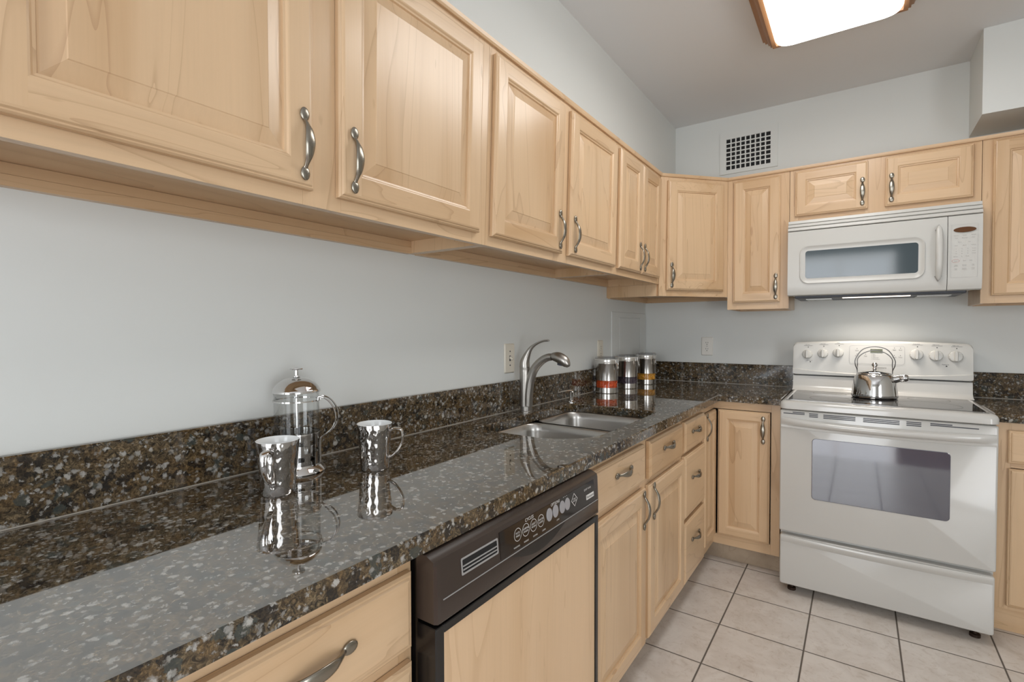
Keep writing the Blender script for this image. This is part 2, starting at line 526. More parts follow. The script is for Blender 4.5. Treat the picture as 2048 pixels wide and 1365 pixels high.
def ringdecal(bm, O, U, V, Nn, outer, inner, h, m=0):
    a = [bm.verts.new(p) for p in on(O, U, V, Nn, outer, h)]; b = [bm.verts.new(p) for p in on(O, U, V, Nn, inner, h)]
    n = len(a)
    for i in range(n):
        j = (i + 1) % n
        f = bm.faces.new((a[i], a[j], b[j], b[i])); f.material_index = m
def ell(a, b, n=24): return [(a * math.cos(2 * math.pi * i / n), b * math.sin(2 * math.pi * i / n)) for i in range(n)]

X, Y, Z = Vector((1, 0, 0)), Vector((0, 1, 0)), Vector((0, 0, 1))
FX = (Y, Z, X)                     # fronts of the side-wall run: u along +y, facing +x
FY = (X, Z, -Y)                    # fronts of the back-wall run: u along +x, facing -y

# ------------------------------------------------------------------ the room
HC = 2.63
def structure(name, bm, m, smooth=0):
    return obj(name, bm, m, smooth=smooth, kind='structure')
b = NB(); box(b, -0.1, 3.5, -3.95, 0.1, -0.06, 0.0); structure('floor', b, FLOORM)
b = NB(); box(b, -0.1, 3.5, -6.4, -3.951, -0.06, 0.0); structure('floor', b, PLANK)
b = NB(); box(b, -0.1, 3.5, -6.4, 0.1, HC, HC + 0.06); structure('ceiling', b, CEILP)
b = NB()
sec = [(-0.1, 0.0), (0.0, 0.0), (0.0, 2.1535), (0.206, 2.1535), (0.206, HC), (-0.1, HC)]
loft(b, [[Vector((x, y, z)) for x, z in sec] for y in (-6.3, 0.0)]); structure('wall_left', b, PAINT)
b = NB(); box(b, -0.1, 3.5, 0.0, 0.1, 0, HC); structure('wall_back', b, PAINT)
b = NB(); box(b, 1.694, 3.4, -0.338, -0.0005, 2.243, HC - 0.0005); structure('trim_1', b, PAINT)
b = NB()
for y0, y1, z0, z1 in ((-6.3, -5.05, 0, HC), (-3.55, 0, 0, HC), (-5.05, -3.55, 2.15, HC)):
    box(b, 3.4, 3.5, y0, y1, z0, z1)
structure('wall_right', b, PAINT)
b = NB()
for x0, x1, z0, z1 in ((0, 0.35, 0, HC), (1.65, 3.4, 0, HC), (0.35, 1.65, 2.35, HC)):
    box(b, x0, x1, -6.3, -6.2, z0, z1)
structure('wall_front', b, PAINT)
def window(name, O, U, V, Nn, w, h, bars):
    b = NB()
    for u0, v0, uw, vh in ((0, 0, w, 0.06), (0, h - 0.06, w, 0.06), (0, 0.06, 0.06, h - 0.12), (w - 0.06, 0.06, 0.06, h - 0.12)):
        obox(b, O + U * u0 + V * v0, U, V, Nn, uw, vh, -0.05, 0.05)
    for k in range(1, bars):
        obox(b, O + U * (w * k / bars - 0.03) + V * 0.06, U, V, Nn, 0.06, h - 0.12, -0.04, 0.04)
    o = obj(name, b, PLATEW, smooth=0, kind='structure')
    g = NB(); obox(g, O + U * 0.06 + V * 0.06, U, V, Nn, w - 0.12, h - 0.12, -0.004, 0.004)
    obj('pane', g, GLASS, o, smooth=0)
window('window_1', Vector((0.35, -6.25, 0.0)), X, Z, Y, 1.3, 2.35, 2)
window('added_window', Vector((3.45, -5.05, 0.0)), Y, Z, -X, 1.5, 2.15, 2)  # unseen glass door, added and sized to go with the side fill

# ------------------------------------------------------------------ cabinet hardware and fronts
def pull_mesh():
    """arched pull with two spoon ends, along local z, rising along local +x, 144 mm long"""
    b = NB()
    for s in (-1, 1):
        ellipsoid(b, (0.004, 0, s * 0.058), Vector((0, 0.0100, 0)), Vector((0, 0, 0.0140)), Vector((0.0036, 0, 0)), 16, 8)
    ctrl = [(0.003, 0, -0.050), (0.006, 0, -0.045), (0.011, 0, -0.037), (0.019, 0, -0.022), (0.0225, 0, 0), (0.019, 0, 0.022), (0.011, 0, 0.037), (0.006, 0, 0.045), (0.003, 0, 0.050)]
    rads = [(0.0055, 0.003), (0.0042, 0.0034), (0.0050, 0.0040), (0.0088, 0.0036), (0.0108, 0.0034), (0.0088, 0.0036), (0.0050, 0.0040), (0.0042, 0.0034), (0.0055, 0.003)]
    tube(b, smoothpath(ctrl, 5), smoothvals(rads, 5), 12, side=(0, 1, 0))
    bmesh.ops.recalc_face_normals(b, faces=b.faces[:])
    me = bpy.data.meshes.new('pull'); b.to_mesh(me); b.free()
    me.materials.append(PEWTER)
    me.polygons.foreach_set('use_smooth', [True] * len(me.polygons))
    return me
PULL = pull_mesh()
def add_pull(parent, pos, Nn, horizontal=False):
    o = bpy.data.objects.new('handle', PULL); COL.objects.link(o); o.parent = parent
    zax = (Z.cross(Nn)) if horizontal else Z
    Mx = Matrix((Nn, zax.cross(Nn), zax)).transposed()
    o.rotation_euler = Mx.to_euler()
    p = Vector(pos)
    if WARP[0]: p = warp_run(p)
    o.location = p - rootloc(parent)
    return o

def rectloop(u0, u1, v0, v1): return [(u0, v0), (u1, v0), (u1, v1), (u0, v1)]
def raised_door(parent, O, F, w, h, mv, mh, pull=None, t=0.019, horiz=False, name='door', hinge_gap=0.0015, st=0.053):
    """frame-and-raised-panel front. O = lower-left of its back face; pull = (u, v)"""
    U, V, Nn = F
    O = O + Nn * hinge_gap
    b = NB()
    prof = [(0, 0), (0, 0.011), (0.003, 0.0145), (0.0055, 0.0145), (0.008, 0.0178), (0.0115, 0.019)]
    def lp(i, hh): return on(O, U, V, Nn, rectloop(i, w - i, i, h - i), hh)
    loops = [lp(i, q) for i, q in prof]
    vl = [[b.verts.new(p) for p in L] for L in loops]
    b.faces.new(vl[0])
    for A, B in zip(vl, vl[1:]):
        for i in range(4):
            f = b.faces.new((A[i], A[(i + 1) % 4], B[(i + 1) % 4], B[i])); f.material_index = 1 if i in (0, 2) else 0
    e = 0.0115
    def quad(u0, u1, v0, v1, m):
        f = b.faces.new([b.verts.new(p) for p in on(O, U, V, Nn, rectloop(u0, u1, v0, v1), t)]); f.material_index = m
    quad(e, st, e, h - e, 0); quad(w - st, w - e, e, h - e, 0)
    quad(st, w - st, e, st, 1); quad(st, w - st, h - st, h - e, 1)
    inner = [(st, t), (st + 0.003, t - 0.001), (st + 0.006, t - 0.0045), (st + 0.010, t - 0.0055), (st + 0.0115, t - 0.0105)]
    vl = [[b.verts.new(p) for p in lp(i, q)] for i, q in inner]
    for A, B in zip(vl, vl[1:]):
        for i in range(4):
            f = b.faces.new((A[i], A[(i + 1) % 4], B[(i + 1) % 4], B[i])); f.material_index = 1 if i in (0, 2) else 0
    d = obj(name, b, [mv, mh], parent, smooth=0)
    p = NB()
    s2 = st + 0.0112
    loops = [lp(s2, 0.004), lp(s2, t - 0.0102), lp(s2 + 0.003, t - 0.0102), lp(s2 + 0.030, t - 0.0035), lp(s2 + 0.0315, t - 0.0022)]
    loft(p, loops)
    obj('panel', p, mv if not horiz else mh, d, smooth=0)
    if pull: add_pull(d, O + U * pull[0] + V * pull[1] + Nn * t, Nn)
    return d
def slab_drawer(parent, O, F, w, h, mh, pull=None, t=0.019, name='drawer'):
    U, V, Nn = F
    O = O + Nn * 0.0015
    b = NB()
    prof = [(0, 0), (0, 0.011), (0.004, 0.0145), (0.007, 0.0145), (0.010, 0.0178), (0.014, t), (0.0165, t)]
    loft(b, [on(O, U, V, Nn, rectloop(i, w - i, i, h - i), q) for i, q in prof])
    d = obj(name, b, mh, parent, smooth=0)
    if pull: add_pull(d, O + U * pull[0] + V * pull[1] + Nn * t, Nn, True)
    return d
def face_frame(parent, O, F, w, h, stiles, rails, mv, mh, t=0.019):
    """stiles = list of (u0,u1); rails = list of (v0,v1); front at n = 0"""
    U, V, Nn = F
    b = NB()
    for u0, u1 in stiles: obox(b, O + U * u0, U, V, Nn, u1 - u0, h, -t, 0, m=0)
    ss = sorted(stiles)
    for v0, v1 in rails:
        for (a0, a1), (c0, c1) in zip(ss, ss[1:]):
            obox(b, O + U * (a1 + 0.0003) + V * v0, U, V, Nn, c0 - a1 - 0.0006, v1 - v0, -t, -0.0002, m=1)
    return obj('face_frame', b, [mv, mh], parent, smooth=0)

# ------------------------------------------------------------------ wall cabinets along the side wall
G_UP = 'maple wall cabinets'
UX = 0.315; UB = 1.520; UT = 2.150
def wall_unit_x(label, y0, y1, doors, stiles):
    t = thing('wall_cabinet', label, 'cabinet', (0.0, (y0 + y1) / 2, UB))
    y0 += 0.0006; y1 -= 0.0006
    WARP[0] = True
    b = NB()
    for a, c in ((y0, y0 + 0.016), (y1 - 0.016, y1)): box(b, 0.0006, UX - 0.019, a, c, UB, UT - 0.001, m=0)
    box(b, 0.0006, UX - 0.019, y0 + 0.016, y1 - 0.016, UB + 0.040, UB + 0.056, m=1)
    box(b, 0.0006, UX - 0.019, y0 + 0.016, y1 - 0.016, UT - 0.02, UT - 0.002, m=1)
    box(b, 0.0006, 0.006, y0 + 0.016, y1 - 0.016, UB + 0.056, UT - 0.02, m=0)
    obj('carcass', b, [WZ, WY], t, smooth=0)
    b = NB(); box(b, 0.0006, 0.019, y0 + 0.0165, y1 - 0.0165, UB - 0.002, UB + 0.0185); obj('hanging_rail', b, WY, t, smooth=0)
    b = NB(); box(b, 0.0062, 0.0175, y0 + 0.0165, y1 - 0.0165, UB + 0.0192, UB + 0.0395); obj('back_rail', b, WY, t, smooth=0)
    face_frame(t, Vector((UX, y0, UB)), FX, y1 - y0, UT - UB - 0.001, [(s0 - y0, s1 - y0) for s0, s1 in stiles], [(0, 0.045), (UT - UB - 0.046, UT - UB - 0.001)], WZ, WY)
    for dy0, dy1, hy in doors:
        raised_door(t, Vector((UX, dy0, 1.549)), FX, dy1 - dy0, 2.108 - 1.549, WZ, WY, pull=(hy - dy0, 1.634 - 1.549))
    WARP[0] = False
    return t
wall_unit_x('large maple wall cabinet at the near end of the left wall, above the coffee press', -3.37, -2.256,
            [(-3.318, -2.839, -2.864), (-2.779, -2.300, -2.746)], [(-3.3694, -3.30), (-2.855, -2.765), (-2.318, -2.2566)])
wall_unit_x('maple wall cabinet above the sink with two wide doors and paired handles', -2.256, -1.297,
            [(-2.238, -1.806, -1.836), (-1.752, -1.312, -1.718)], [(-2.2554, -2.225), (-1.82, -1.74), (-1.33, -1.2976)])
wall_unit_x('narrow maple wall cabinet with two slim doors meeting at twin handles, beside the corner', -1.297, -0.667,
            [(-1.272, -0.986, -1.013), (-0.978, -0.70, -0.950)], [(-1.2964, -1.26), (-0.995, -0.97), (-0.71, -0.6676)])

# corner wall cabinet with its diagonal front
WARP[0] = True
CB, CT = 1.454, 2.150
A0, B0 = Vector((UX, -0.6645, 0)), Vector((0.6055, -0.315, 0))
DU = (B0 - A0).normalized(); DN = Vector((DU.y, -DU.x, 0)); DL = (B0 - A0).length
t = thing('corner_wall_cabinet', 'diagonal maple corner wall cabinet with one door, under the vent grille side of the corner', 'cabinet', (0.2, -0.2, CB))
t['label'] = 'maple corner wall cabinet with a single diagonal door, above the steel canisters'
b = NB()
pl = [(0.0006, -0.0006), (0.0006, -0.664), (UX - 0.012, -0.664), (0.6045, -0.315 - 0.0 + 0.012), (0.6045, -0.0006)]
# side panels, bottom, top, back
box(b, 0.0006, UX - 0.013, -0.6655, -0.650, CB, UB - 0.0022, m=0)
box(b, 0.0006, UX - 0.013, -0.6655, -0.650, UB - 0.0022, CT - 0.002, m=0)
box(b, 0.589, 0.6045, -0.30, -0.0006, CB, CT - 0.002, m=0)
ip = offset_poly(pl, 0.017)
for z0, z1 in ((CB + 0.03, CB + 0.046), (CT - 0.02, CT - 0.003)):
    loft(b, [[Vector((x, y, z)) for x, y in ip] for z in (z0, z1)], m=1)
obj('carcass', b, [WZ, WX], t, smooth=0)
b = NB(); box(b, 0.018, 0.588, -0.018, -0.0006, CB - 0.004, CB + 0.029); box(b, 0.0006, 0.018, -0.649, -0.0006, CB - 0.004, CB + 0.029)
obj('hanging_rail', b, WX, t, smooth=0)
FD = (DU, Z, DN)
face_frame(t, Vector((A0.x, A0.y, CB)), FD, DL, CT - CB - 0.001, [(0.0, 0.05), (DL - 0.05, DL)], [(0, 0.045), (CT - CB - 0.046, CT - CB - 0.001)], WZ, WX)
raised_door(t, Vector((A0.x, A0.y, 0)) + DU * 0.042 + Z * 1.487, FD, 0.376, 2.108 - 1.487, WZ, WX, pull=(0.027, 0.085))
WARP[0] = False

# wall cabinets along the back wall
def wall_unit_y(label, x0, x1, zb, zt, doors, stiles, rails, ug=True, under=True):
    t = thing('wall_cabinet', label, 'cabinet', ((x0 + x1) / 2, 0.0, zb))
    x0 += 0.0006; x1 -= 0.0006
    b = NB()
    for a, c in ((x0, x0 + 0.016), (x1 - 0.016, x1)): box(b, a, c, -UX + 0.019, -0.0006, zb, zt - 0.001, m=0)
    box(b, x0 + 0.016, x1 - 0.016, -UX + 0.019, -0.0006, zb + 0.022, zb + 0.038, m=1)
    box(b, x0 + 0.016, x1 - 0.016, -UX + 0.019, -0.0006, zt - 0.02, zt - 0.002, m=1)
    box(b, x0 + 0.016, x1 - 0.016, -0.006, -0.0006, zb + 0.038, zt - 0.02, m=0)
    obj('carcass', b, [WZ, WX], t, smooth=0)
    if under:
        b = NB(); box(b, x0 + 0.0165, x1 - 0.0165, -0.019, -0.0006, zb - 0.002, zb + 0.0215); obj('hanging_rail', b, WX, t, smooth=0)
    face_frame(t, Vector((x0, -UX, zb)), FY, x1 - x0, zt - zb - 0.001, [(s0 - x0, s1 - x0) for s0, s1 in stiles], rails, WZ, WX)
    for dx0, dx1, dz0, dz1, hx, hz in doors:
        raised_door(t, Vector((dx0, -UX, dz0)), FY, dx1 - dx0, dz1 - dz0, WZ, WX, pull=(hx - dx0, hz - dz0) if hx else None, horiz=(dz1 - dz0) < 0.3, st=0.05 if (dz1 - dz0) > 0.3 else 0.048)
    return t
NBZ = 1.380
wall_unit_y('tall narrow maple wall cabinet left of the white microwave', 0.606, 0.9235, NBZ, UT,
            [(0.640, 0.881, 1.418, 2.116, 0.861, 1.504)], [(0.6066, 0.655), (0.868, 0.9229)], [(0, 0.045), (UT - NBZ - 0.05, UT - NBZ - 0.001)])
wall_unit_y('short wide maple wall cabinet with two small doors right above the microwave', 0.9245, 1.7005, 1.846, UT,
            [(0.950, 1.273, 1.877, 2.119, 1.250, 1.965), (1.343, 1.671, 1.877, 2.119, 1.368, 1.965)], [(0.9251, 0.965), (1.26, 1.356), (1.658, 1.6999)], [(0, 0.045), (UT - 1.846 - 0.046, UT - 1.846 - 0.001)], under=False)
wall_unit_y('tall maple wall cabinet right of the white microwave, cut off by the picture edge', 1.7015, 2.30, NBZ + 0.002, UT,
            [(1.736, 2.265, 1.417, 2.122, None, None)], [(1.7021, 1.75), (2.25, 2.2994)], [(0, 0.045), (UT - NBZ - 0.05, UT - NBZ - 0.003)])

# crown strips on top of the wall cabinets
def strip(label, pts, warp):
    WARP[0] = warp
    b = NB()
    sec = [(0.0, 0.0), (0.007, 0.0), (0.010, 0.006), (0.012, 0.016), (0.0, 0.018)]
    loops = []
    for p, n in pts:
        loops.append([p + n * (a + 0.0004) + Z * z for a, z in sec])
    loft(b, loops)
    obj('crown_strip', b, WY if warp else WX, None, smooth=0, label=label, cat='molding', loc=pts[0][0] if not warp else (UX, -1.5, 2.12))
    WARP[0] = False
cz = UT - 0.0195
m1 = (X + DN).normalized() / math.cos(X.angle(DN) / 2); m2 = (DN - Y).normalized() / math.cos((-Y).angle(DN) / 2)
strip('thin maple crown strip along the top of the left wall cabinets', [(Vector((UX, -3.37, cz)), X), (Vector((UX, -2.35, cz)), X), (Vector((UX, -1.25, cz)), X), (Vector((UX, -0.6646, cz)), m1)], True)
strip('short maple crown strip along the top of the diagonal corner cabinet', [(Vector((UX, -0.6640, cz)) , m1), (Vector((0.6050, -0.315, cz)), m2)], True)
strip('thin maple crown strip along the top of the back wall cabinets', [(Vector((0.6058, -UX, cz)), m2), (Vector((2.30, -UX, cz)), -Y)], False)

# ------------------------------------------------------------------ base cabinets
BX = 0.600; BT = 0.8805; KB = 0.102; BD = 0.0
def base_carcass_x(t, y0, y1, kick_x=0.54, kick_y1=None):
    b = NB()
    for a, c in ((y0, y0 + 0.016), (y1 - 0.016, y1)): box(b, 0.004, BX - 0.019, a, c, KB, BT - 0.0005, m=0)
    box(b, 0.004, BX - 0.019, y0 + 0.016, y1 - 0.016, KB, KB + 0.016, m=1)
    box(b, 0.004, 0.012, y0 + 0.016, y1 - 0.016, KB + 0.016, BT - 0.0005, m=0)
    obj('carcass', b, [WZ, WY], t, smooth=0)
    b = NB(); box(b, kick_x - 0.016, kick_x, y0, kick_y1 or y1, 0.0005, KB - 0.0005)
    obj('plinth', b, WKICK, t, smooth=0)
def frame_x(t, y0, y1, stiles, rails):
    face_frame(t, Vector((BX, y0, KB)), FX, y1 - y0, BT - KB - 0.0005, [(a - y0, c - y0) for a, c in stiles], [(a - KB, c - KB) for a, c in rails], WZ, WY)
# near drawer cabinet
y0, y1 = -3.62, -2.8385
t = thing('drawer_cabinet', 'maple drawer base cabinet left of the dishwasher, mostly below the picture edge', 'cabinet', (0.3, -3.23, 0))
base_carcass_x(t, y0, y1); frame_x(t, y0, y1, [(y0, -3.58), (-3.25, -3.22), (-2.868, y1)], [(KB, 0.135), (0.40, 0.44), (0.69, 0.73), (0.84, BT - 0.0005)])
for z0, z1 in ((0.717, 0.849), (0.425, 0.692), (0.12, 0.40)):
    slab_drawer(t, Vector((BX, -3.235, z0)), FX, 0.386, z1 - z0, WY, pull=(0.193, (z1 - z0) * 0.56))
    slab_drawer(t, Vector((BX, -3.60, z0)), FX, 0.345, z1 - z0, WY, pull=(0.17, (z1 - z0) * 0.56))
# sink base
y0, y1 = -2.1900, -1.2230
t = thing('sink_cabinet', 'maple sink base cabinet with two doors below two false drawers, right of the dishwasher', 'cabinet', (0.3, -1.7, 0))
base_carcass_x(t, y0, y1); frame_x(t, y0, y1, [(y0, -2.135), (-1.725, -1.645), (-1.265, y1)], [(KB, 0.14), (0.685, 0.735), (0.835, BT - 0.0005)])
slab_drawer(t, Vector((BX, -2.150, 0.717)), FX, 0.439, 0.136, WY, pull=(0.232, 0.085))
slab_drawer(t, Vector((BX, -1.660, 0.713)), FX, 0.416, 0.140, WY, pull=(0.21, 0.087))
raised_door(t, Vector((BX, -2.150, 0.120)), FX, 0.450, 0.572, WZ, WY, pull=(0.418, 0.500))
raised_door(t, Vector((BX, -1.665, 0.120)), FX, 0.448, 0.570, WZ, WY, pull=(0.036, 0.506))
# drawer stack
y0, y1 = -1.2220, -0.8500
t = thing('drawer_cabinet', 'narrow maple base cabinet with three stacked drawers, next to the corner', 'cabinet', (0.3, -1.03, 0))
base_carcass_x(t, y0, y1); frame_x(t, y0, y1, [(y0, -1.185), (-0.885, y1)], [(KB, 0.14), (0.38, 0.43), (0.68, 0.73), (0.835, BT - 0.0005)])
for z0, z1, hz in ((0.715, 0.852, 0.797), (0.415, 0.698, 0.585), (0.120, 0.396, 0.296)):
    slab_drawer(t, Vector((BX, -1.205, z0)), FX, 0.338, z1 - z0, WY, pull=(0.165, hz - z0))
# corner base cabinet (folding door round the inside corner)
t = thing('corner_base_cabinet', 'maple corner base cabinet with a folding two-leaf door, left of the range', 'cabinet', (0.35, -0.35, 0))
b = NB()
box(b, 0.004, BX - 0.019, -0.849, -0.833, KB, BT - 0.0005, m=0)
box(b, 0.905, 0.921, -BX + 0.019, -0.004, KB, BT - 0.0005, m=0)
fl = [(0.004, -0.004), (0.004, -0.833), (BX - 0.02, -0.833), (BX - 0.02, -BX + 0.02), (0.905, -BX + 0.02), (0.905, -0.004)]
loft(b, [[Vector((x, y, z)) for x, y in fl] for z in (KB, KB + 0.016)], m=1)
obj('carcass', b, [WZ, WX], t, smooth=0)
b = NB()
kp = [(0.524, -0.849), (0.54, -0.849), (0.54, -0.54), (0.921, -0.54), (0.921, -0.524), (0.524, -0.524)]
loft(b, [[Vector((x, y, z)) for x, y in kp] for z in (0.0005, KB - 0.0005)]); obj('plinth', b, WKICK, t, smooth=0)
b = NB()
# frame: top and bottom rails on both faces and the end stiles
box(b, BX - 0.019, BX, -0.849, -0.835, KB, BT - 0.0005, m=0)
box(b, BX - 0.019, BX, -0.8345, -BX, 0.838, BT - 0.0005, m=1); box(b, BX - 0.019, BX, -0.8345, -BX, KB, 0.155, m=1)
box(b, 0.88, 0.9215, -BX, -BX + 0.019, KB, BT - 0.0005, m=0)
box(b, BX - 0.019, 0.8795, -BX + 0.0003, -BX + 0.019, 0.838, BT - 0.0005, m=2); box(b, BX - 0.019, 0.8795, -BX + 0.0003, -BX + 0.019, KB, 0.155, m=2)
obj('face_frame', b, [WZ, WY, WX], t, smooth=0)
raised_door(t, Vector((BX, -0.857, 0.158)), FX, 0.234, 0.836 - 0.158, WZ, WY, pull=(0.026, 0.612), st=0.045)
raised_door(t, Vector((0.6235, -BX, 0.158)), FY, 0.876 - 0.6235, 0.836 - 0.158, WZ, WX, pull=(0.845 - 0.6235, 0.588), st=0.045)
# right of the range
t = thing('base_cabinet', 'maple base cabinet right of the range, with one drawer over one door', 'cabinet', (2.0, -0.3, 0))
x0, x1 = 1.7120, 2.30
b = NB()
for a, c in ((x0, x0 + 0.016), (x1 - 0.016, x1)): box(b, a, c, -BX + 0.019, -0.004, KB, BT - 0.0005, m=0)
box(b, x0 + 0.016, x1 - 0.016, -BX + 0.019, -0.004, KB, KB + 0.016, m=1)
obj('carcass', b, [WZ, WX], t, smooth=0)
b = NB(); box(b, x0, x1, -0.575, -0.559, 0.0005, KB - 0.0005); obj('plinth', b, WX, t, smooth=0)
face_frame(t, Vector((x0, -BX, KB)), FY, x1 - x0, BT - KB - 0.0005, [(0, 0.05), (x1 - x0 - 0.04, x1 - x0)], [(0, 0.035), (0.59, 0.63), (0.735, BT - KB - 0.0005)], WZ, WX)
slab_drawer(t, Vector((1.752, -BX, 0.713)), FY, 0.52, 0.135, WX, pull=(0.26, 0.085))
raised_door(t, Vector((1.754, -BX, 0.120)), FY, 0.518, 0.570, WZ, WX, pull=(0.48, 0.50))

# ------------------------------------------------------------------ granite worktops and splashbacks
ZC = 0.9160; ZU = 0.8810; DC = 0.6335
def slab(name, outer, holes, label, cat):
    b = NB()
    ch = 0.0035; caps = []
    def ring(pts, z): return [b.verts.new((x, y, z)) for x, y in pts]
    def band(A, B):
        for i in range(len(A)):
            j = (i + 1) % len(A); b.faces.new((A[i], A[j], B[j], B[i]))
    tops, bots = [], []
    for pts, sgn in [(outer, 1)] + [(h, -1) for h in holes]:
        a = ring(offset_poly(pts, sgn * ch), ZC); c = ring(pts, ZC - ch); d = ring(pts, ZU)
        band(a, c); band(c, d); tops.append(a); bots.append(d)
    for group in (tops, bots):
        es = []
        for L in group:
            for i in range(len(L)):
                v0, v1 = L[i], L[(i + 1) % len(L)]
                e = b.edges.get((v0, v1)) or b.edges.new((v0, v1)); es.append(e)
        r = bmesh.ops.triangle_fill(b, use_beauty=True, use_dissolve=False, edges=es)
        caps += [f for f in r['geom'] if isinstance(f, bmesh.types.BMFace)]
    cs = set(caps)
    for f in b.faces: f.material_index = 0 if f in cs else 1
    return obj(name, b, [GRAN, GRANE], None, smooth=0, label=label, cat=cat, loc=(0.3, -1.5, ZU))
sink_c = (0.335, -1.718); sink_w, sink_h = 0.420, 0.722
cut = [(sink_c[0] + a, sink_c[1] + c) for a, c in rrect(sink_w, sink_h, [0.045, 0.045, 0.035, 0.17], 8)]
slab('worktop', [(0.0006, -3.62), (DC, -3.62), (DC, -0.628), (0.9275, -0.628), (0.9275, -0.0006), (0.0006, -0.0006)], [cut],
     'long L-shaped polished brown granite worktop with the sink cut into it', 'countertop')
slab('worktop', [(1.7065, -0.628), (2.30, -0.628), (2.30, -0.0006), (1.7065, -0.0006)], [], 'short granite worktop right of the range', 'countertop')
BS = 1.0445
def splash(bx, label):
    b = NB(); box(b, *bx, 0.0025, seg=1)
    loc = ((bx[0] + bx[1]) / 2, (bx[2] + bx[3]) / 2, bx[4])
    o = obj('splashback', b, GRANE, None, smooth=0, label=label, cat='backsplash', loc=loc)
    ROOTLOC[o.name] = Vector(loc)
    along_y = (bx[3] - bx[2]) > (bx[1] - bx[0])
    b = NB()
    if along_y: box(b, bx[1] - 0.0005, bx[1] + 0.0022, bx[2], bx[3] - 0.02, bx[4], bx[4] + 0.0022)
    else: box(b, bx[0], bx[1], bx[2] - 0.0022, bx[2] + 0.0005, bx[4], bx[4] + 0.0022)
    obj('caulk_line', b, CAULK, o, smooth=0)
splash((0.0006, 0.0200, -3.62, -0.0006, ZC + 0.0003, BS), 'long low granite splashback along the left wall, behind the faucet')
splash((0.0206, 0.9275, -0.0200, -0.0006, ZC + 0.0003, BS), 'low granite splashback on the back wall between corner and range')
splash((1.7065, 2.30, -0.0200, -0.0006, ZC + 0.0003, BS), 'low granite splashback right of the range')

# ------------------------------------------------------------------ sink, faucet, soap dispenser
t = thing('sink', 'undermounted stainless steel double bowl sink set in the granite', 'sink', (sink_c[0], sink_c[1], 0.70))
def bowl(cx, cy, w, h, rad, depth):
    b = NB()
    zt = ZU - 0.0012
    def L(k, z, w2=0): return [Vector((cx + a, cy + c, z)) for a, c in rrect(w - 2 * k, h - 2 * k, [max(r - k * 0.6, 0.02) for r in rad], 8)]
    loops = [L(0.0, zt - 0.001), L(0.0, zt), L(0.006, zt), L(0.010, zt - 0.004), L(0.014, zt - 0.03), L(0.022, zt - depth + 0.045), L(0.034, zt - depth + 0.015), L(0.060, zt - depth + 0.001), L(0.12, zt - depth - 0.003)]
    loft(b, loops, False, True)
    o = obj('bowl', b, STEEL, t, smooth=50)
    d = NB(); lathe(d, [(0.042, zt - depth + 0.002), (0.040, zt - depth + 0.004), (0.034, zt - depth + 0.0035), (0.030, zt - depth + 0.0005), (0.001, zt - depth + 0.0003)], (cx, cy), 28, cap1=True)
    obj('drain', d, CHROME, o)
ymid = -1.690
bowl(0.335, (-2.086 + ymid - 0.008) / 2, 0.432, abs(-2.086 - ymid + 0.008), [0.06, 0.06, 0.045, 0.165], 0.17)
bowl(0.337, (-1.352 + ymid + 0.008) / 2, 0.427, abs(-1.352 - ymid - 0.008), [0.06, 0.06, 0.06, 0.06], 0.19)
b = NB(); box(b, 0.128, 0.546, ymid - 0.0078, ymid + 0.0078, ZU - 0.045, ZU - 0.004, 0.003); obj('divider', b, STEEL, t)

fx, fy = 0.082, -1.674
t = thing('faucet', 'brushed nickel kitchen faucet with a curved pull-out spout, behind the sink', 'faucet', (fx, fy, ZC))
b = NB(); lathe(b, [(0.027, ZC + 0.0003), (0.027, ZC + 0.004), (0.0245, ZC + 0.006), (0.0240, ZC + 0.024)], (fx, fy), 32, cap0=True, cap1=True); obj('base_ring', b, NICKEL, t)
b = NB(); lathe(b, [(0.0238, ZC + 0.0245), (0.0230, ZC + 0.06), (0.0224, ZC + 0.17), (0.0224, ZC + 0.184), (0.0212, ZC + 0.186), (0.0212, ZC + 0.189)], (fx - 0.006, fy), 32, cap0=True, cap1=True); obj('column', b, NICKEL, t)
b = NB()
sp = [(0.012, 0.026), (0.013, 0.06), (0.016, 0.10), (0.025, 0.145), (0.045, 0.188), (0.078, 0.220), (0.108, 0.235), (0.128, 0.237)]
tube(b, smoothpath([(fx + a, fy, ZC + c) for a, c in sp], 6), smoothvals([(0.020, 0.0165), (0.020, 0.017), (0.0195, 0.018), (0.019, 0.018), (0.018, 0.0175), (0.017, 0.0165), (0.016, 0.0155), (0.0150, 0.0148)], 6), 20, side=(0, 1, 0))
obj('spout', b, NICKEL, t)
b = NB()
hd = [(0.129, 0.2375), (0.138, 0.239), (0.160, 0.2355), (0.184, 0.222), (0.198, 0.208), (0.203, 0.200)]
tube(b, smoothpath([(fx + a, fy, ZC + c) for a, c in hd], 6), smoothvals([(0.0145, 0.0142), (0.0205, 0.0180), (0.0228, 0.0220), (0.0215, 0.0215), (0.0150, 0.0150), (0.007, 0.007)], 6), 20, side=(0, 1, 0))
sp_ = obj('spray_head', b, NICKEL, t)
b = NB(); lathe(b, [(0.015, 0), (0.014, -0.012), (0.011, -0.0125)], (0, 0), 24, cap0=True, cap1=True)
Mt = Matrix.Translation((fx + 0.170, fy, ZC + 0.2165)) @ Matrix.Rotation(R(12), 4, 'Y')
for v in b.verts: v.co = Mt @ v.co
obj('nozzle', b, GREYD, sp_)
b = NB()
lv = [(-0.007, 0.190), (-0.006, 0.213), (0.006, 0.243), (0.024, 0.270), (0.052, 0.290), (0.085, 0.302), (0.108, 0.304), (0.113, 0.304)]
